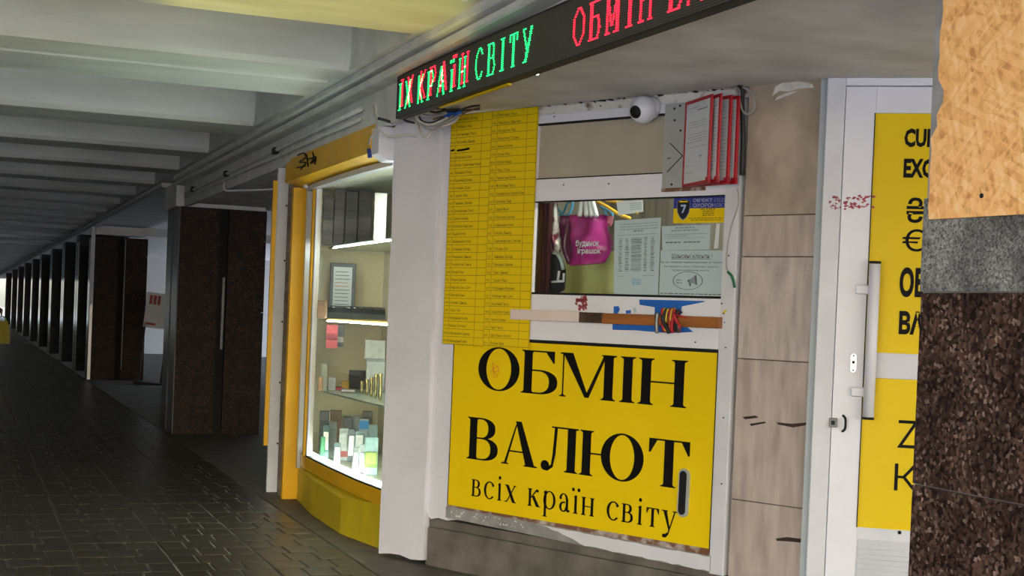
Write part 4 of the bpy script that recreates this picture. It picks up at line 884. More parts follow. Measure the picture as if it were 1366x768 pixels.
# currency list -------------------------------------------------
lsT = [('', 'Австралія Долар'), ('ALL', 'Албанія Лек'), ('ARS', 'Аргентина Песо'), ('BHD', 'Бахрейн Динар'), None, ('BGN', 'Болгарія Лев'), ('BAM', 'Боснія і Герцеговина Марка'), ('BRL', 'Бразилія Реал'), ('BND', 'Бруней Долар'), ('VND', "В'єтнам Донг"),
 ('GEL', 'Грузія Ларі'), ('HKD', 'Гонконг Долар'), ('DOP', 'Домінікана Песо'), ('DKK', 'Данія Крона'), ('AED', 'Емірати Дирхам'), ('INR', 'Індія Рупія'), ('IDR', 'Індонезія Рупія'), ('ISK', 'Ісландія Крона'), ('JOD', 'Йорданія Динар'), ('KZT', 'Казахстан Тенге'),
 ('QAR', 'Катар Ріал'), ('KES', 'Кенія Шилінг'), ('KGS', 'Киргизстан Сом'), ('CNY', 'Китай Юань'), ('KWD', 'Кувейт Динар'), ('LAK', 'Лаос Кіп'), ('MUR', 'Маврикій Рупія'), ('MOP', 'Макао Патака'), ('MKD', 'Македонія Денар'), ('MVR', 'Мальдіви Руфія')]
rsT = [('MXN', 'Мексика Песо'), ('MAD', 'Марокко Дирхам'), ('MDL', 'Молдова Лей'), ('MNT', 'Монголія Тугрик'), ('NPR', 'Непал Рупія'), ('OMR', 'Оман Ріал'), ('KRW', 'Корея Вона'), ('PEN', 'Перу Соль'), ('PKR', 'Пакистан Рупія'), ('PHP', 'Філіппіни Песо'),
 ('SAR', 'Саудівська Аравія Ріал'), ('RON', 'Румунія Лей'), ('SYP', 'Сирія Фунт'), ('SGD', 'Сінгапур Долар'), ('SCR', 'Сейшели Рупія'), ('RSD', 'Сербія Динар'), ('TJS', 'Таджикистан Сомоні'), ('THB', 'Таїланд Бат'), ('TWD', 'Тайвань Долар'), ('TZS', 'Танзанія Шилінг'),
 ('TND', 'Туніс Динар'), ('TRY', 'Турція Ліра'), ('HUF', 'Угорщина Форинт'), ('UZS', 'Узбекистан Сум'), ('UYU', 'Уругвай Песо'), ('HRK', 'Хорватія Куна'), ('CZK', 'Чехія Крона'), ('CLP', 'Чилі Песо'), ('LKR', 'Шрі-Ланка Рупія'), ('JPY', 'Японія Єна')]
wl = 0.03
q = [(kl(602, 158, wl)[0], 2.688), (kl(718, 145, wl)[0], 2.694), kl(705, 465, wl), kl(590, 458, wl)]
bs, bz = q[3]; cl = kthing('currency_list', 'yellow sheet with table of currencies hung beside the window', 'notice', bs, 0, bz)
bl = lambda u, v: (((q[0][0]*(1-u)+q[1][0]*u)*(1-v)+(q[3][0]*(1-u)+q[2][0]*u)*v)-bs, ((q[0][1]*(1-u)+q[1][1]*u)*(1-v)+(q[3][1]*(1-u)+q[2][1]*u)*v)-bz)
MB().plate([bl(0, 1), bl(1, 1), bl(1, 0), bl(0, 0)], -wl, -wl+0.004, YELL).build('sheet', YELL, cl)
tm = MB(); yT = -wl-0.0008
def seg(u0, v0, u1, v1, th=0.0022, m=INKY):
    a, b = bl(u0, v0), bl(u1, v1)
    if abs(a[0]-b[0]) > abs(a[1]-b[1]): tm.face([(a[0], yT, a[1]-th/2), (b[0], yT, b[1]-th/2), (b[0], yT, b[1]+th/2), (a[0], yT, a[1]+th/2)], m)
    else: tm.face([(a[0]-th/2, yT, a[1]), (a[0]+th/2, yT, a[1]), (b[0]+th/2, yT, b[1]), (b[0]-th/2, yT, b[1])], m)
for i in range(31): seg(0, i/30, 0.485 if i % 1 == 0 else 0.5, i/30); seg(0.485, (i-0.12)/30 if i else 0, 1, (i-0.12)/30 if i else 0)
for u in (0.004, 0.068, 0.375, 0.485, 0.552, 0.885, 0.997): seg(u, 0, u, 1)
stuff(tm.build('table_lines', INKY, cl)); tm = MB()
for i in range(30):
    for tab, u0, u1, um in ((lsT, 0.012, 0.078, 0.37), (rsT, 0.492, 0.565, 0.88)):
        r_ = tab[i]; a = bl(u0, (i+0.72)/30); b = bl(u1, (i+0.72)/30); mx = (um-u1)*0.70
        if r_ is None: continue
        em_text(tm, r_[0], a[0], a[1], 0.019, INKY, yT, 0.0, maxw=0.036); em_text(tm, r_[1], b[0], b[1], 0.0205, INKY, yT, 0.01, maxw=mx)
stuff(tm.build('table_text', INKY, cl))
tm = MB(); a = bl(0.015, 4.62/30); b = bl(0.055, 4.55/30); tm.tube([(a[0], yT, a[1]), (b[0], yT, b[1])], 0.006, BLACK, 6)
a = bl(0.09, 4.65/30); b = bl(0.235, 4.5/30); tm.tube([(a[0], yT, a[1]), ((a[0]+b[0])/2, yT, a[1]+0.002), (b[0], yT, b[1])], 0.0065, BLACK, 6)
lab(tm.build('struck_out_row', BLACK, cl), 'row struck out with black marker')

# wooden bar on the ledge ---------------------------------------
wo = 0.03
p0, p1 = kl(684, 419, wo), kl(962, 430, wo); br = kthing('wooden_bar', 'long wooden bar fixed across the ledge, white left end and brown right end', 'bar', p0[0], 0, 1.495)
X_ = lambda px: kl(px, 424, wo)[0]-p0[0]
zt0, zb0 = 0.060, 0.002
MB().box((0, -wo-0.022, zb0), (X_(775), -0.006-0.006, zt0), WOODP, 0.003).build('bar_end', WOODP, br)
lab(MB().box((X_(775)+0.001, -wo-0.02, zb0-0.001), (X_(806), -0.015, zt0-0.003), WOODD, 0.003).build('bar_worn', WOODD, br), 'dark worn stretch of bar')
lab(MB().box((X_(806)+0.001, -wo-0.02, zb0-0.002), (X_(962), -0.015, zt0-0.004), WOODB, 0.003).build('bar_brown', WOODB, br), 'orange brown stretch of bar')
def kflat(name, label, cat, polys, wout, base=None):
    """flat stuck-on pieces: polygons in photo order on the booth front"""
    allp = [kl(x, y, wout) for pts, m in polys for x, y in pts]; s0 = sum(p[0] for p in allp)/len(allp); z0 = min(p[1] for p in allp)
    t = kthing(name, label, cat, s0, 0, z0)
    for pts, m in polys:
        lp_ = [(a-s0, b-z0) for a, b in (kl(x, y, wout) for x, y in pts)]
        MB().plate(lp_, -wout-0.0012, -wout+0.0008, m).build('piece', m, t)
    return t
z6s = 4.553; Z = lambda x, y: (680+x/z6s, 380+y/z6s)
kflat('torn_sticker', 'torn blue sticker above the wooden bar, below the window', 'sticker', [([Z(787, 88), Z(1182, 97), Z(1180, 103), Z(1045, 130), Z(1035, 190), Z(880, 185), Z(882, 135), Z(790, 120)], BLUE)], 0.0155)
kflat('torn_sticker', 'torn blue sticker below the wooden bar', 'sticker', [([Z(625, 238), Z(880, 238), Z(1030, 255), Z(1082, 258), Z(1115, 285), Z(960, 292), Z(760, 275), Z(625, 272)], BLUE)], 0.0155)
kflat('torn_sticker', 'small blue sticker scraps at left above the bar', 'sticker', [([Z(632, 130), Z(660, 128), Z(668, 150), Z(655, 175), Z(632, 172)], BLUE), ([Z(705, 155), Z(735, 152), Z(735, 172), Z(708, 173)], BLUE), ([Z(750, 140), Z(765, 135), Z(768, 165), Z(755, 170)], PAPERB)], 0.0155)
mb = []
for i in range(40):
    x, y = rnd.uniform(403, 467), rnd.uniform(66, 150)
    if (x < 425 and rnd.random() < .5): continue
    a = rnd.uniform(5, 12); mb.append(([Z(x-a, y-a*.8), Z(x+a*.6, y-a), Z(x+a, y+a*.7), Z(x-a*.4, y+a)], RST))
rs_ = kthing('ink_mark', 'smudged red ink mark on the white ledge', 'mark', kl(*Z(435, 150), 0.015)[0], 0, kl(*Z(435, 150), 0.015)[1]); mm = MB()
o_ = rs_['label']; s0, z0 = kl(*Z(435, 150), 0.015)
for pts, m in mb: mm.face([(a-s0, -0.0152, b-z0) for a, b in (kl(x, y, 0.015) for x, y in pts)][::-1], RST)
stuff(mm.build('ink', RST, rs_))
# cord wrapped round the bar
CRED = mat('red_cord', (0.42, 0.015, 0.02), 0.6); CBLK = mat('black_cord', (0.012, 0.01, 0.012), 0.5); CYEL = mat('yellow_cord', (0.75, 0.58, 0.05), 0.6); CSIL = mat('wire_rope', (0.25, 0.26, 0.24), 0.4, metal=0.6)
cs, cz = kl(892, 428, 0.05); cr_ = kthing('knotted_cords', 'red, yellow and black cords knotted round the wooden bar', 'cord', cs, 0, 1.47)
def loop(px, m, r, dpx=3, up=6, dn=6):
    mb = MB(); a = kl(px, 424, 0.055)[0]-cs; b = kl(px+dpx, 424, 0.055)[0]-cs; zb, zt = 1.490-0.003*dn-1.47, 1.556+0.002*up-1.47
    mb.tube([(a, -0.018, zt-0.004), (a, -wo-0.022, zt+0.004), ((a+b)/2, -wo-0.030, (zt+zb)/2), (b, -wo-0.024, zb-0.004), (b, -0.018, zb+0.002)], r, m, 6, sub=4); mb.build('cord', m, cr_)
for px, m, r in ((883, CRED, 0.0085), (887, CBLK, 0.007), (890, CYEL, 0.005), (893, CRED, 0.006), (896, CYEL, 0.0045), (899, CRED, 0.0085), (903, CBLK, 0.0065), (885, CYEL, 0.003)): loop(px, m, r, rnd.choice((-2, 3, 5)), rnd.uniform(6, 14), rnd.uniform(2, 6))
for pts, m, r in (([(884, 420), (886, 430), (890, 437), (893, 444)], CBLK, 0.012), ([(899, 418), (903, 430), (906, 436), (905, 443)], CRED, 0.009), ([(903, 432), (905, 438), (904, 443)], CBLK, 0.013), ([(877, 417), (876, 428), (876, 438), (877, 444)], CSIL, 0.010)):
    MB().tube([(kl(x, y, 0.062)[0]-cs, -0.062, kl(x, y, 0.062)[1]-1.47) for x, y in pts], r, m, 6, sub=4).build('cord_end', m, cr_)
for pts in ([(902, 420), (910, 422), (915, 424)], [(898, 410), (900, 425), (908, 434)]): MB().tube([(kl(x, y, 0.066)[0]-cs, -0.066, kl(x, y, 0.066)[1]-1.47) for x, y in pts], 0.005, CRED, 5, sub=3).build('cord_end', CRED, cr_)

# papers and stickers on the window glass ------------------------
def kpaper(name, label, cat, corners, wout, m, draw=None):
    q = [kl(x, y, wout) for x, y in corners]; s0 = q[3][0]; z0 = min(q[2][1], q[3][1]); t = kthing(name, label, cat, s0, 0, z0)
    q = [(a-s0, b-z0) for a, b in q]
    MB().plate([q[3], q[2], q[1], q[0]], -wout, -wout+0.0015, m).build('sheet', m, t)
    if draw:
        mb = MB(); f = lambda u, v: ((q[0][0]*(1-u)+q[1][0]*u)*(1-v)+(q[3][0]*(1-u)+q[2][0]*u)*v, -wout-0.0008, (q[0][1]*(1-u)+q[1][1]*u)*(1-v)+(q[3][1]*(1-u)+q[2][1]*u)*v)
        draw(mb, f, q[1][0]-q[0][0], q[0][1]-q[3][1]); stuff(mb.build('print', INK, t))
    return t
def rct(mb, f, u0, v0, u1, v1, m): mb.face([f(u0, v1), f(u1, v1), f(u1, v0), f(u0, v0)], m)
LINK = mat('pale_grey_print', (0.24, 0.30, 0.34), 0.6, var=0); BINK = mat('blue_stamp_ink', (0.16, 0.35, 0.60), 0.6, var=0)
def words(mb, f, u0, u1, v, h, m, r=None):
    u = u0
    while u < u1:
        w_ = rnd.uniform(0.03, 0.09); rct(mb, f, u, v, min(u+w_, u1), v+h, m); u += w_+0.015
def dr_list(mb, f, W, Hh):
    for k in range(3): words(mb, f, 0.12, 0.95, 0.055+0.035*k, 0.010, LINK)
    words(mb, f, 0.42, 0.62, 0.15, 0.012, INK); words(mb, f, 0.08, 0.95, 0.20, 0.008, LINK)
    for i in range(22):
        v = 0.245+i*0.0205
        for a, b in ((0.09, 0.19), (0.24, 0.34), (0.37, 0.62), (0.65, 0.74), (0.80, 0.90)): rct(mb, f, a+rnd.uniform(0, .02), v, b-rnd.uniform(0, .03), v+0.010, INK if rnd.random() < .5 else LINK)
    words(mb, f, 0.08, 0.25, 0.745, 0.008, LINK); words(mb, f, 0.65, 0.9, 0.745, 0.008, LINK)
    for k in range(4): words(mb, f, 0.42, 0.62, 0.785+0.022*k, 0.012, BINK)
zw = lambda x, y: (800+x/4.8, 250+y/4.8)
kpaper('paper_notice', 'tall pale sheet with columns of figures taped inside the window', 'notice', [zw(95, 212), zw(392, 192), zw(372, 688), zw(90, 688)], -0.006, PAPERB, dr_list)
def dr_small(mb, f, W, Hh):
    words(mb, f, 0.28, 0.70, 0.06, 0.06, LINK); words(mb, f, 0.2, 0.78, 0.17, 0.06, LINK)
    words(mb, f, 0.05, 0.95, 0.34, 0.03, LINK); words(mb, f, 0.05, 0.55, 0.42, 0.03, LINK); words(mb, f, 0.05, 0.9, 0.50, 0.02, LINK); words(mb, f, 0.08, 0.40, 0.66, 0.045, INK); words(mb, f, 0.46, 0.80, 0.66, 0.045, INK)
kpaper('paper_notice', 'small pale notice taped under the blue and yellow sticker', 'notice', [zw(398, 248), zw(707, 237), zw(703, 397), zw(400, 402)], -0.007, PAPERB, dr_small)
def dr_big(mb, f, W, Hh):
    g = lambda x, z: f(x, 1-z)
    put_text(mb, 'Шановні клієнти !', 0.18, 0.825, h=0.105, width=0.63, m=INK, fn=g, slant=0.12, bold=0.01); rct(mb, f, 0.18, 0.185, 0.80, 0.195, INK)
    put_text(mb, 'Під час повітряної тривоги відділення не працює', 0.0, 0.71, h=0.052, width=0.98, m=INK, fn=g, bold=0.01)
    put_text(mb, 'Не ігноруйте сигнал «Повітряна тривога»,', 0.07, 0.615, h=0.052, width=0.85, m=INK, fn=g); put_text(mb, 'пройдіть в найближче укриття.', 0.20, 0.535, h=0.052, width=0.58, m=INK, fn=g)
    for i in range(40):
        a, b = 2*math.pi*i/40, 2*math.pi*(i+1)/40; e = lambda t, k: f(0.45+0.235*k*math.cos(t), 0.665+0.20*k*math.sin(t)); mb.face([e(a, 1), e(b, 1), e(b, 0.95), e(a, 0.95)][::-1], INK)
    mb.face([f(0.47, 0.63), f(0.44, 0.68), f(0.47, 0.70), f(0.50, 0.665)][::1], INK); mb.face([f(0.47, 0.64), f(0.47, 0.70), f(0.58, 0.74), f(0.56, 0.56)], LINK)
    mb.face([f(0.555, 0.55), f(0.575, 0.75), f(0.60, 0.76), f(0.585, 0.54)], INK); mb.face([f(0.47, 0.70), f(0.48, 0.78), f(0.505, 0.78), f(0.50, 0.70)], INK)
    words(mb, f, 0.27, 0.36, 0.64, 0.03, LINK); words(mb, f, 0.27, 0.36, 0.70, 0.03, LINK)
    words(mb, f, 0.02, 0.98, 0.945, 0.018, INK)
kpaper('paper_notice', 'pale notice with megaphone in an oval, lower right of the window', 'notice', [zw(390, 402), zw(800, 402), zw(788, 700), zw(380, 690)], -0.006, PAPERB, dr_big)
kpaper('paper_scrap', 'narrow white paper strip at right inside the window', 'paper', [zw(748, 232), zw(768, 232), zw(757, 388), zw(730, 392)], -0.007, PAPER)
SHB = mat('shield_black', (0.01, 0.01, 0.02), 0.4); 
def dr_guard(mb, f, W, Hh):
    rct(mb, f, 0, 0, 1, 0.45, NAVY); g = lambda x, z: f(x, 1-z)
    WHT = PAPER
    put_text(mb, "ОБ'ЄКТ ПІД", 0.37, 0.765, h=0.145, width=0.61, m=WHT, fn=g, bold=0.02); put_text(mb, 'ОХОРОНОЮ', 0.37, 0.585, h=0.145, width=0.61, m=WHT, fn=g, bold=0.02)
    sh = [(0.06, 0.16), (0.12, 0.13), (0.18, 0.08), (0.26, 0.13), (0.32, 0.16), (0.325, 0.35), (0.31, 0.60), (0.25, 0.82), (0.19, 0.90), (0.13, 0.82), (0.07, 0.60), (0.055, 0.35)]
    mb.face([f(u, v) for u, v in sh][::-1], LINK); c_ = (0.19, 0.45)
    mb.face([(lambda u, v: (lambda p: (p[0], p[1]-0.0006, p[2]))(f(c_[0]+(u-c_[0])*0.88, c_[1]+(v-c_[1])*0.92)))(u, v) for u, v in sh][::-1], SHB)
    f2 = lambda u, v: (lambda p: (p[0], p[1]-0.0012, p[2]))(f(u, v))
    mb.face([f2(u, v) for u, v in ((0.14, 0.31), (0.24, 0.31), (0.24, 0.37), (0.19, 0.62), (0.16, 0.62), (0.205, 0.38), (0.14, 0.38))][::-1], mat('pale_blue_print', (0.35, 0.48, 0.75), 0.5, var=0))
    mb.face([f2(u, v) for u, v in ((0.11, 0.17), (0.27, 0.17), (0.27, 0.22), (0.11, 0.22))][::-1], YEL)
    words(mb, f, 0.52, 0.80, 0.47, 0.035, INKY)
    for k in range(3): words(mb, f, 0.56, 0.78, 0.55+0.075*k, 0.03, INKY)
    words(mb, f, 0.30, 0.97, 0.81, 0.025, INKY); words(mb, f, 0.34, 0.94, 0.88, 0.025, INKY)
kpaper('security_sticker', 'blue and yellow guard service sticker with black shield at the window corner', 'sticker', [zw(478, 58), zw(812, 53), zw(806, 224), zw(470, 229)], -0.004, YEL, dr_guard)

# flip display of red framed sheets ------------------------------
fd = kthing('flip_display', 'wall display of red framed document sheets fanned out beside the camera', 'display', 1.77, 0, 2.21)
PS, PZ = 1.77, 2.21
bp_ = lab(box('back_plate', (1.705-PS, -0.030, 2.208-PZ), (1.87-PS, -0.012, 2.642-PZ), GREYM, fd), 'grey metal back plate')
pf = MB()
for s_, z_ in ((1.765, 2.615), (1.80, 2.628), (1.77, 2.555), (1.768, 2.225), (1.81, 2.50)): pf.lathe([(0.006, 0), (0.006, -0.003), (0.0005, -0.003)], (s_-PS, -0.030, z_-PZ), GASK, 8, 'y')
for a, b in (((1.745, 2.44), (1.83, 2.37)), ((1.83, 2.37), (1.735, 2.29)), ((1.735, 2.36), (1.755, 2.362))): pf.tube([(a[0]-PS, -0.0305, a[1]-PZ), (b[0]-PS, -0.0305, b[1]-PZ)], 0.0025, BLACK, 4)
stuff(pf.build('pen_marks_and_screws', BLACK, bp_))
for k, (s_, wf, s0) in enumerate(((2.120, 0.200, 1.842), (2.170, 0.196, 1.872), (2.186, 0.130, 1.895), (2.208, 0.095, 1.918))):
    a = Vector((s0-PS, -0.035, 0)); b = Vector((s_-PS, -wf, 0)); d = (b-a); Lp = d.length; ang = math.atan2(d.y, d.x)
    zb, zt = (2.205, 2.640) if k == 0 else (2.207, 2.640)
    pn = bpy.data.objects.new('panel', None); 
    fr4 = MB(); t_ = 0.006; e = 0.017
    for u0, u1, v0, v1 in ((0, e, zb, zt), (Lp-e, Lp, zb, zt), (0, Lp, zb, zb+e), (0, Lp, zt-e, zt)): fr4.box((u0, -t_, v0-PZ), (u1, t_, v1-PZ), RED, 0.002)
    fr4.prism([(Lp-0.03, -t_*1.3), (Lp, -t_*1.3), (Lp, t_*1.3), (Lp-0.03, t_*1.3)], zb-PZ, zb+0.03-PZ, RED)
    f_ = fr4.build('panel_frame', RED, fd); f_.location = a; f_.rotation_euler = (0, 0, ang)
    sh_ = box('document', (e*0.5, -0.003, zb+e*0.5-PZ), (Lp-e*0.5, 0.003, zt-e*0.5-PZ), PAPER, f_)
    pr_ = MB(); ff = lambda u, v: (u*Lp, -0.0036, zt-PZ-v*(zt-zb))
    if k == 0:
        words(pr_, ff, 0.2, 0.55, 0.09, 0.008, LINK); words(pr_, ff, 0.48, 0.85, 0.125, 0.014, INK)
        for i, v in enumerate((0.26, 0.29, 0.32, 0.40, 0.43, 0.46, 0.49, 0.55)): words(pr_, ff, 0.14+0.1*(i % 2), 0.85, v, 0.007, LINK)
        words(pr_, ff, 0.1, 0.35, 0.76, 0.006, LINK); words(pr_, ff, 0.6, 0.72, 0.66, 0.02, BINK); words(pr_, ff, 0.1, 0.4, 0.84, 0.006, LINK)
    else:
        for i in range(18): words(pr_, ff, 0.60, 0.9, 0.12+0.042*i, 0.006, LINK if i % 3 else INK)
    stuff(pr_.build('print', INK, f_))
lab(box('lower_rail', (1.70-PS, -0.028, 2.190-PZ), (1.97-PS, -0.014, 2.208-PZ), RUST, fd), 'rusty lower rail')

# dome camera ----------------------------------------------------
cs_, cz_ = kl(860, 147, 0.06); cm_ = kthing('security_camera', 'white ball shaped security camera under the soffit', 'camera', cs_, 0, cz_)
MB().lathe([(0.05, -0.003), (0.058, -0.012), (0.058, -0.03), (0.05, -0.04), (0.001, -0.04)], (0.012, 0, 0.015), WHITE2, 20, 'y').build('mount', WHITE2, cm_)
MB().lathe(sphere_prof(0.072, 16), (0, -0.075, 0), WHITE, 28).build('ball', WHITE, cm_)
dv = Vector((0.0, -0.95, -0.30)).normalized(); lens = MB(); lens.lathe([(0.001, 0.060), (0.034, 0.060), (0.034, 0.067), (0.028, 0.074), (0.001, 0.0765)], (0, 0, 0), GASK, 18)
lo_ = lens.build('lens', GASK, cm_); lo_.location = (0, -0.075, 0); lo_.rotation_euler = dv.to_track_quat('Z', 'Y').to_euler()
MB().lathe([(0.005, 0), (0.005, -0.004), (0.0005, -0.004)], (0.0, -0.128, -0.046), GREYM, 8, 'y').build('screw', GREYM, cm_)

# cables ---------------------------------------------------------
GC = mat('grey_cable', (0.36, 0.35, 0.33), 0.5); WC = mat('white_cable', (0.62, 0.60, 0.55), 0.5); BC = mat('dark_cable', (0.03, 0.03, 0.03), 0.5); BLC = mat('blue_connector', (0.01, 0.12, 0.55), 0.4)
cb = kthing('cable_bundle', 'tangle of grey and dark cables with blue connector below the light sign', 'cables', 0, 0, 2.45)
def cab(pts, r, m, w0=0.10, w1=None, parent=None, sub=5):
    w1 = w0 if w1 is None else w1; n = len(pts); out = []
    if parent is None: w0 += 0.14; w1 += 0.12
    for i, (x, y) in enumerate(pts):
        ww = w0+(w1-w0)*i/(n-1); s_, z_ = kl(x, y, ww); out.append((s_, -ww, z_-2.45))
    return MB().tube(out, r, m, 6, sub=sub).build('cable', m, parent or cb)
z7 = lambda x, y: (480+x/4.8, 80+y/4.8)
cab([z7(240, 300), z7(245, 340), z7(290, 385), z7(340, 400), z7(400, 410)], 0.007, BC, 0.12, 0.08)
cab([z7(345, 350), z7(370, 400), z7(420, 420), z7(500, 415), z7(560, 395), z7(650, 345)], 0.006, GC, 0.10)
cab([z7(360, 360), z7(370, 330), z7(440, 325), z7(520, 345), z7(600, 340)], 0.005, GC, 0.08)
cab([z7(380, 360), z7(400, 390), z7(460, 400), z7(540, 365), z7(600, 330), z7(768, 315)], 0.005, BC, 0.07)
cab([z7(375, 410), z7(385, 460), z7(410, 495), z7(440, 490), z7(455, 460), z7(470, 440)], 0.006, WC, 0.06)
cab([z7(390, 430), z7(400, 470), z7(430, 500), z7(450, 470), z7(500, 430), z7(580, 400), z7(660, 340)], 0.006, WC, 0.065)
cab([z7(440, 320), z7(520, 310), z7(600, 330), z7(700, 300), z7(768, 290)], 0.006, BC, 0.09)
cab([z7(470, 380), z7(540, 360), z7(620, 365), z7(690, 330), z7(768, 305)], 0.005, mat('brown_cable', (0.20, 0.09, 0.04), 0.6), 0.07)
cab([z7(400, 345), z7(460, 360), z7(520, 352), z7(560, 340)], 0.005, GC, 0.10)
cab([z7(350, 380), z7(375, 440), z7(405, 480), z7(450, 455), z7(520, 425), z7(600, 400), z7(640, 350)], 0.006, WC, 0.08)
cab([z7(370, 395), z7(430, 440), z7(480, 445), z7(540, 400), z7(600, 350)], 0.005, GC, 0.09)
cab([z7(355, 345), z7(372, 385), z7(440, 415), z7(500, 400), z7(560, 370)], 0.007, WC, 0.11)
cab([z7(430, 320), z7(480, 335), z7(560, 320), z7(640, 315)], 0.006, BC, 0.11)
cab([z7(345, 345), z7(350, 370), z7(372, 400), z7(380, 420)], 0.006, GC, 0.09)
for a, b in ((z7(545, 360), z7(610, 345)), (z7(560, 330), z7(640, 322)), (z7(590, 350), z7(650, 335))):
    q0, q1 = kl(*a, 0.2), kl(*b, 0.2); MB().tube([(q0[0], -0.2, q0[1]-2.45), (q1[0], -0.2, q1[1]-2.45)], 0.014, BLC, 6, sub=1).build('connector', BLC, cb)
cb2 = kthing('cable_bundle', 'two white cables drooping over the yellow shutter box end', 'cables', 0, 0, 2.45)
cab([z7(100, 280), z7(108, 340), z7(105, 400), z7(120, 440), z7(170, 485), z7(240, 485), z7(300, 478), z7(360, 488)], 0.007, WC, 0.27, 0.05, cb2)
cab([z7(90, 285), z7(95, 350), z7(110, 390), z7(100, 450), z7(70, 495), z7(58, 540)], 0.007, GC, 0.25, 0.24, cb2)
cab([z7(120, 375), z7(160, 385), z7(210, 402)], 0.010, BC, 0.22, 0.10, cb2)
q0 = kl(*z7(58, 570), 0.24); q1 = kl(*z7(65, 625), 0.24); MB().tube([(q0[0], -0.24, q0[1]-2.45), (q1[0], -0.24, q1[1]-2.45)], 0.014, mat('navy_tape', (0.02, 0.04, 0.25), 0.4), 6, sub=1).build('taped_end', None, cb2)
cb3 = kthing('cable_bundle', 'dark cables and loop at the wall corner right of the red display', 'cables', 0, 0, 2.45)
z8 = lambda x, y: (820+x/4.8, 100+y/4.8)
cab([z8(360, 98), z8(500, 85), z8(640, 62), z8(760, 55), z8(815, 75)], 0.008, BC, 0.03, 0.05, cb3)
cab([z8(420, 105), z8(560, 90), z8(700, 75), z8(790, 85), z8(800, 160)], 0.005, GC, 0.03, 0.04, cb3)
cab([z8(815, 75), z8(870, 110), z8(895, 180), z8(880, 235), z8(840, 250), z8(815, 220), z8(800, 160)], 0.006, GC, 0.04, 0.04, cb3)
cab([z8(815, 75), z8(818, 200), z8(822, 400), z8(815, 640)], 0.012, BC, 0.02, 0.02, cb3)
cb4 = kthing('thin_wire', 'thin pale wire with green end hanging on the right white post', 'wire', 0, 0, 2.45)
z9 = lambda x, y: (680+x/3.491, 240+y/3.491)
cab([z9(1060, 40), z9(1065, 110), z9(1030, 220), z9(1012, 320), z9(1008, 400), z9(1018, 430)], 0.003, GC, 0.022, 0.022, cb4)
cab([z9(1015, 428), z9(1035, 450), z9(1048, 500)], 0.007, mat('green_wire', (0.01, 0.16, 0.07), 0.5), 0.024, 0.024, cb4)
pm_ = kflat('paint_spatter', 'yellow and black paint flecks on the right white post', 'mark', [([z9(988, 618), z9(1000, 605), z9(1015, 606), z9(1000, 622)], CYEL), ([z9(990, 622), z9(998, 616), z9(998, 626)], BLACK), ([z9(994, 662), z9(1003, 660), z9(1002, 668)], BLUE)], 0.0175)

# inside the booth ------------------------------------------------
def ik(px, py, v): s_, z_ = kl(px, py, -v); return Vector((s_, v, z_))
def drape(name, label, cat, px0, px1, pyt, pyb, v, m, waves=5, amp=0.02):
    a, b = ik(px0, pyt, v), ik(px1, pyt, v); zt = a.z; zb = ik((px0+px1)/2, pyb, v).z; t = kthing(name, label, cat, a.x, v, zb); mb = MB(); n = waves*6
    vs = [((b.x-a.x)*i/n, amp*math.sin(i/n*waves*2*math.pi), z) for z in (0, zt-zb) for i in range(n+1)]; vs += [(x, y+0.006, z) for x, y, z in vs]
    k = n+1; fs = [(i, i+1, k+i+1, k+i) for i in range(n)]+[(2*k+i, 3*k+i, 3*k+i+1, 2*k+i+1) for i in range(n)]
    mb.mesh(vs, fs, m, True); mb.build('cloth', m, t); return t
drape('curtain', 'dark maroon curtain at left inside the booth', 'curtain', 720, 737, 262, 396, 0.24, mat('maroon_cloth', (0.085, 0.012, 0.018), 0.85, var=0.4, scale=3), 3)
drape('cloth_sheet', 'yellowish green cloth hanging below the pink bag', 'cloth', 755, 824, 335, 400, 0.62, mat('green_cloth', (0.52, 0.55, 0.22), 0.8, var=0.2, scale=3), 2, 0.008)
drape('cloth_sheet', 'pale green strip of wall cloth behind the currency list edge', 'cloth', 708, 724, 262, 396, 0.55, mat('pale_green_cloth', (0.11, 0.12, 0.06), 0.8, var=0.2, scale=3), 2, 0.006)
# hanging rail and hangers
rl = kthing('hanging_rail', 'steel rail with hangers behind the service window', 'rail', ik(770, 262, 0.5).x, 0.5, 2.20)
MB().tube([(-0.6, 0, 0.02), (0.75, 0, 0.02)], 0.010, STEEL, 8, sub=1).build('rail', STEEL, rl)
def hanger(label, pts, m, v, r=0.008):
    q = [ik(x, y, v) for x, y in pts]; c_ = sum(q, Vector())/len(q); t = kthing('clothes_hanger', label, 'hanger', c_.x, v, c_.z)
    MB().tube([(p.x-c_.x, 0, p.z-c_.z) for p in q], r, m, 6, sub=4).build('hanger_wire', m, t)
zb4 = lambda x, y: (700+x/5.12, 250+y/5.12)
HB = mat('blue_hanger', (0.10, 0.42, 0.70), 0.4); HY = mat('yellow_hanger', (0.75, 0.46, 0.03), 0.4)
hanger('light blue hanger left of the bag handles', [zb4(210, 120), zb4(260, 175), zb4(290, 110), zb4(330, 95), zb4(300, 185), zb4(215, 180)], HB, 0.46)
hanger('light blue hanger right of the bag handles', [zb4(520, 130), zb4(560, 150), zb4(600, 180), zb4(590, 225), zb4(560, 190), zb4(540, 140)], HB, 0.46)
hanger('orange yellow hanger slanting beside the paper notice', [zb4(480, 90), zb4(560, 130), zb4(640, 180), zb4(720, 212)], HY, 0.42, 0.011)
hanger('yellow hanger behind the small pinned note', [zb4(560, 92), zb4(640, 100), zb4(740, 112), zb4(770, 180)], HY, 0.47, 0.009)
kp_ = kpaper('pinned_note', 'small white note pinned at the back, top of the window', 'note', [zb4(625, 95), zb4(805, 85), zb4(808, 165), zb4(640, 190)], -0.40, PAPER, lambda mb, f, W, H_: [words(mb, f, 0.5, 0.95, 0.2+0.16*k, 0.05, LINK) for k in range(4)])
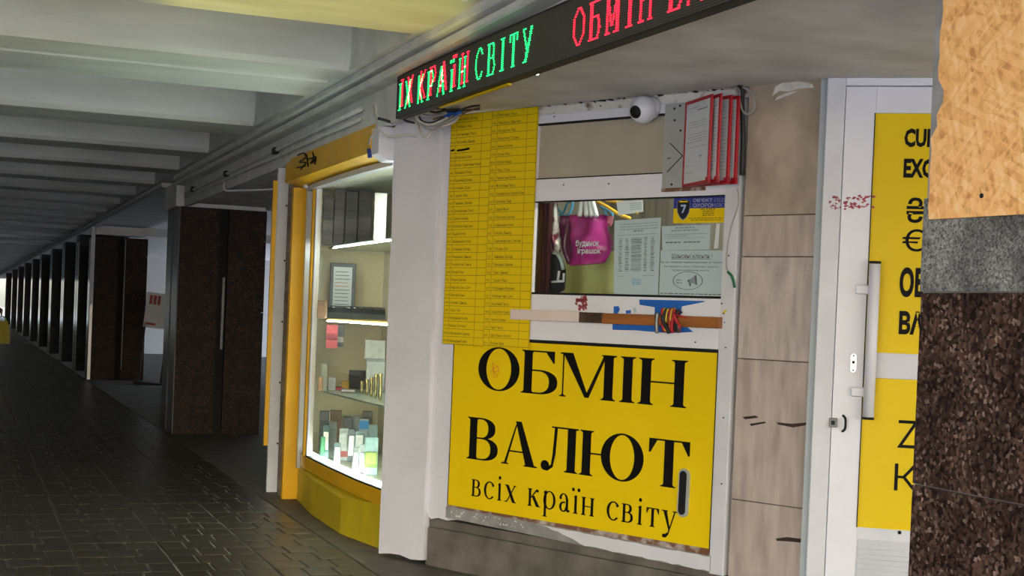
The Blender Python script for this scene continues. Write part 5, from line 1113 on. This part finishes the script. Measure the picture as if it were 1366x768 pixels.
# pink carrier bag
MAG = mat('magenta_plastic', (0.58, 0.028, 0.31), 0.22, var=0.55, scale=6); DMAG = mat('dark_plum_plastic', (0.15, 0.012, 0.075), 0.3, var=0.3, scale=6)
v0 = 0.36
def blob(outline, v, th, m, name, parent, org, nz=9, nx=12, crease=0.3):
    """plump bag: outline gives (left,right) pixel pairs from top to bottom"""
    rows = []; L = len(outline)-1
    for i in range(nz+1):
        t = i/nz*L; k = min(int(t), L-1); u = t-k; l = [outline[k][0][j]*(1-u)+outline[k+1][0][j]*u for j in (0, 1)]; r = [outline[k][1][j]*(1-u)+outline[k+1][1][j]*u for j in (0, 1)]
        rows.append((ik(*l, v), ik(*r, v)))
    vs = []; fs = []
    for side in (-1, 1):
        for i, (a, b) in enumerate(rows):
            for j in range(nx+1):
                u = j/nx; p = a*(1-u)+b*u; bul = math.sin(math.pi*u)**0.6*(0.35+0.65*math.sin(math.pi*min(1, (i/nz)*0.9+0.12)))
                wr = crease*0.012*math.sin(u*13+i*0.5)+crease*0.010*math.sin(u*6-i*0.9)
                vs.append((p.x-org.x, p.y-org.y+side*(th*bul)+wr*bul, p.z-org.z))
    k = nx+1; S = (nz+1)*k
    for i in range(nz):
        for j in range(nx): q = (i*k+j, i*k+j+1, (i+1)*k+j+1, (i+1)*k+j); fs.append(q[::-1]); fs.append(tuple(S+x for x in q))
    for i in range(nz):
        for j in (0, nx): a, b = i*k+j, (i+1)*k+j; fs.append((a, b, S+b, S+a) if j == 0 else (b, a, S+a, S+b))
    for i in (0, nz):
        for j in range(nx): a, b = i*k+j, i*k+j+1; fs.append((a, S+a, S+b, b) if i == 0 else (b, S+b, S+a, a))
    return MB().mesh(vs, fs, m, True).build(name, m, parent)
og = ik(787, 350, v0); bag = kthing('carrier_bag', 'shiny magenta plastic carrier bag with white lettering hanging behind the window', 'bag', og.x, v0, og.z)
blob([(zb4(302, 190), zb4(562, 190)), (zb4(326, 300), zb4(565, 300)), (zb4(330, 380), zb4(585, 365)), (zb4(324, 460), zb4(590, 440)), (zb4(308, 535), zb4(545, 515))], v0, 0.09, MAG, 'body', bag, og, crease=1.7)
lab(blob([(zb4(240, 195), zb4(330, 195)), (zb4(245, 300), zb4(335, 300)), (zb4(262, 430), zb4(325, 430)), (zb4(295, 525), zb4(322, 525))], v0+0.05, 0.05, DMAG, 'gusset', bag, og), 'dark plum side of bag')
lab(blob([(zb4(500, 190), zb4(608, 195)), (zb4(520, 240), zb4(600, 240)), (zb4(560, 262), zb4(590, 262))], v0+0.06, 0.02, mat('pink_plastic', (0.55, 0.16, 0.22), 0.4), 'flap', bag, og), 'pale pink flap')
for (x0, x1) in ((395, 375), (415, 425), (440, 460), (455, 490)):
    MB().tube([ik(*zb4(x0, 70), v0-0.03)-og, ik(*zb4((x0+x1)/2, 130), v0-0.05)-og, ik(*zb4(x1, 195), v0-0.08)-og], 0.014, PAPER, 6, sub=3).build('handle', PAPER, bag)
tm = MB()
a, b = ik(*zb4(363, 415), v0-0.093), ik(*zb4(525, 405), v0-0.093); put_text(tm, 'будинок', a.x-og.x, a.z-og.z, width=b.x-a.x, h=0.047, m=PAPER, y=-0.0945, bold=0.02)
a, b = ik(*zb4(375, 462), v0-0.093), ik(*zb4(535, 452), v0-0.093); put_text(tm, 'іграшок', a.x-og.x, a.z-og.z, width=b.x-a.x, h=0.040, m=PAPER, y=-0.0945, bold=0.02)
for i, p in enumerate(tm.v): tm.v[i] = (p[0], p[1]-0.020, p[2])
stuff(tm.build('lettering', PAPER, bag))
FOIL = mat('patterned_foil', (0.75, 0.74, 0.70), 0.2, metal=0.3, col2=(0.25, 0.04, 0.09), scale=14, thr=(0.44, 0.52))
og = ik(740, 340, 0.32); fb = kthing('gift_bag', 'shiny patterned foil bag hanging left of the pink bag', 'bag', og.x, 0.32, og.z)
blob([(zb4(172, 95), zb4(225, 110)), (zb4(168, 250), zb4(235, 260)), (zb4(160, 350), zb4(245, 360)), (zb4(158, 440), zb4(245, 470))], 0.32, 0.03, FOIL, 'body', fb, og, crease=0.8)
NV = mat('black_navy_cloth', (0.012, 0.014, 0.025), 0.7, var=0.4)
og = ik(745, 395, 0.34); bk = kthing('backpack', 'dark backpack with pale strap below the foil bag', 'backpack', og.x, 0.34, og.z)
blob([(zb4(150, 445), zb4(240, 450)), (zb4(150, 560), zb4(275, 560)), (zb4(140, 640), zb4(270, 700)), (zb4(135, 740), zb4(200, 740))], 0.34, 0.05, NV, 'body', bk, og)
MB().tube([ik(*zb4(225, 460), 0.28)-og, ik(*zb4(248, 500), 0.275)-og, ik(*zb4(262, 560), 0.28)-og], 0.010, PAPERB, 6, sub=4).build('strap', PAPERB, bk)
og = ik(745, 375, 0.40); ol = kthing('stool_frame', 'small white wire frame at lower left inside the booth', 'frame', og.x, 0.40, og.z)
for a, b in ((zb4(185, 645), zb4(265, 640)), (zb4(265, 640), zb4(268, 585)), (zb4(225, 640), zb4(235, 570))): MB().tube([ik(*a, 0.27)-og, ik(*b, 0.27)-og], 0.007, WHITE, 6, sub=1).build('wire', WHITE, ol)
# unseen lamp added to light the inside of the booth
p = KW(1.45, 0.55, 2.58); bl_ = thing('booth_fill_lamp', 'small round lamp added out of sight to light the booth', 'lamp', p)
MB().lathe([(0.001, 0.05), (0.07, 0.05), (0.07, 0.02), (0.05, 0.0), (0.001, -0.005)], (0, 0, 0), glow('fill_lamp_glow', (1, 0.97, 0.9), 6.0), 18).build('shade', None, bl_)
lamp('booth_fill', 'POINT', KW(1.45, 0.5, 2.45), 11, (1.0, 0.97, 0.9), shadow_soft_size=0.07)

# ================================================================== FAR THINGS
bs_ = thing('barrier_board', 'tilted white board with red block lettering standing behind the second column', 'barrier', at_y(197, 470, 27.2).xy.to_3d(), R(-12))
fp = lambda x, y: at_y(x, y, 27.2)
W0 = (fp(217, 420).x-fp(190, 420).x)*1.25; z0, z1 = fp(203, 437).z, fp(203, 390).z
bs_.rotation_euler = (0, R(5), R(-10))
bd = box('board', (-W0*0.42, -0.02, z0), (W0*0.62, 0.02, z1), WHITE2, bs_)
rb = mat('red_board_paint', (0.42, 0.05, 0.05), 0.5); mb = MB()
for k in range(3): u = -W0*0.30+k*W0*0.16; mb.face([(u, -0.021, z1-0.22), (u+W0*0.12, -0.021, z1-0.22), (u+W0*0.12, -0.021, z1-0.05), (u, -0.021, z1-0.05)], rb)
mb.face([(-W0*.32, -0.021, z0+0.05), (W0*0.05, -0.021, z0+0.05), (W0*0.05, -0.021, z0+0.09), (-W0*.32, -0.021, z0+0.09)], rb); stuff(mb.build('red_blocks', rb, bd))
for u in (-W0*0.36, W0*0.55): box('leg', (u-0.02, -0.02, 0), (u+0.02, 0.02, z0+0.1), GASK, bs_)
box('foot', (-W0*0.5, -0.25, 0), (W0*0.7, 0.25, 0.05), GASK, bs_)

# person at the far left edge carrying a yellow bag
def skin_body(name, verts, edges, radii, m, parent, root=0):
    me = bpy.data.meshes.new(name); me.from_pydata(verts, edges, []); o = bpy.data.objects.new(name, me); C.objects.link(o)
    md = o.modifiers.new('skin', 'SKIN'); md.use_smooth_shade = True
    for i, r in enumerate(radii): me.skin_vertices[0].data[i].radius = r if isinstance(r, tuple) else (r, r)
    me.skin_vertices[0].data[root].use_root = True
    s_ = o.modifiers.new('sub', 'SUBSURF'); s_.levels = 2; s_.render_levels = 2
    bpy.context.view_layer.update(); e = bpy.data.meshes.new_from_object(o.evaluated_get(bpy.context.evaluated_depsgraph_get()))
    o.modifiers.clear(); o.data = e; e.materials.clear(); e.materials.append(m); o.parent = parent
    for p in e.polygons: p.use_smooth = True
    return o
Yp = 27.0; hand = at_y(3, 416, Yp); SKN = mat('skin', (0.50, 0.30, 0.22), 0.5, var=0.05); COAT = mat('dark_coat', (0.012, 0.012, 0.015), 0.8); JEAN = mat('dark_trousers', (0.02, 0.022, 0.03), 0.8)
px_ = hand.x-0.30
pe = thing('person', 'person in dark coat at far left, walking with a yellow bag in hand', 'person', (px_, Yp, 0))
hz = hand.z
V = [(0, 0, 0.95), (0, 0, 1.15), (0, 0.01, 1.36), (0, 0.0, 1.47), (0, -0.01, 1.53), (0, -0.03, 1.66),
     (0.17, 0, 1.41), (0.24, 0.02, 1.24), (0.285, -0.04, hz+0.06), (-0.17, 0, 1.41), (-0.24, 0.04, 1.14), (-0.25, -0.04, 0.92),
     (0.09, 0, 0.90), (0.10, -0.06, 0.50), (0.10, 0.04, 0.09), (0.105, -0.13, 0.04), (-0.09, 0, 0.90), (-0.10, 0.08, 0.50), (-0.10, 0.26, 0.12), (-0.105, 0.12, 0.04)]
E_ = [(0, 1), (1, 2), (2, 3), (3, 4), (4, 5), (2, 6), (6, 7), (7, 8), (2, 9), (9, 10), (10, 11), (0, 12), (12, 13), (13, 14), (14, 15), (0, 16), (16, 17), (17, 18), (18, 19)]
RR = [(0.16, 0.11), (0.15, 0.11), (0.17, 0.11), 0.06, 0.055, (0.078, 0.10), 0.065, 0.05, 0.036, 0.065, 0.05, 0.036, 0.085, 0.062, 0.045, 0.035, 0.085, 0.062, 0.045, 0.035]
skin_body('body', V, E_, RR, COAT, pe)
hd = lab(MB().lathe([(0.001, -0.13), (0.045, -0.115), (0.062, -0.07), (0.076, 0.0), (0.078, 0.05), (0.06, 0.095), (0.001, 0.115)], (0, -0.035, 1.64), SKN, 16).build('head', SKN, pe), 'face and neck')
MB().lathe([(0.080, -0.02), (0.088, 0.04), (0.075, 0.095), (0.04, 0.125), (0.001, 0.13)], (0, -0.02, 1.645), pm(0.02, 0.014, 0.01, 0.8), 16).build('hair', None, pe)
MB().mesh([(-0.012, -0.108, 1.615), (0.012, -0.108, 1.615), (0, -0.132, 1.612), (0, -0.110, 1.66)], [(0, 1, 2), (0, 2, 3), (2, 1, 3), (1, 0, 3)], SKN).build('nose', SKN, hd)
for s_ in (-1, 1):
    MB().lathe(sphere_prof(0.009, 6), (0.03*s_, -0.106, 1.655), GASK, 8).build('eye', GASK, hd); MB().lathe(sphere_prof(0.02, 6), (0.078*s_, -0.03, 1.635), SKN, 8).build('ear', SKN, hd)
box('mouth', (-0.022, -0.108, 1.578), (0.022, -0.100, 1.586), pm(0.35, 0.10, 0.09, 0.6), hd)
for (bx, by, bz, rot) in ((0.29, -0.045, hz+0.03, 1), (-0.25, -0.05, 0.88, -1)):
    hv = [(0, 0, 0.03), (0, 0, -0.03), (0, 0, -0.07)]; he = [(0, 1), (1, 2)]; hr = [0.024, (0.018, 0.036), (0.016, 0.036)]
    for k in range(4): y = -0.030+0.02*k; b0 = len(hv); hv += [(0, y, -0.095), (-0.012*rot, y, -0.118-0.006*(1.5-abs(k-1.5))), (-0.03*rot, y, -0.112)]; he += [(2, b0), (b0, b0+1), (b0+1, b0+2)]; hr += [0.0095, 0.009, 0.008]
    b0 = len(hv); hv += [(-0.008*rot, -0.045, -0.05), (-0.018*rot, -0.052, -0.085)]; he += [(1, b0), (b0, b0+1)]; hr += [0.011, 0.009]
    h_ = skin_body('hand', hv, he, hr, SKN, pe); h_.location = (bx, by, bz)
YB = mat('yellow_bag', (0.62, 0.50, 0.02), 0.5, var=0.15)
bb = thing('shopping_bag', 'yellow shopping bag carried by the person at far left', 'bag', (px_+0.29, Yp-0.045, 0)); bt, bb_ = hz-0.16, at_y(4, 458, Yp).z
prof_ = [(-0.12, bb_), (0.15, bb_), (0.155, bb_+0.15), (0.11, bt), (-0.09, bt), (-0.13, bb_+0.15)]
MB().extr_y(prof_, -0.09, 0.09, YB).build('body', YB, bb)
MB().tube([(-0.07, -0.02, bt-0.01), (-0.02, 0, hz-0.085), (0.04, 0, hz-0.085), (0.09, -0.02, bt-0.01)], 0.010, YB, 6, sub=4).build('handle', YB, bb)
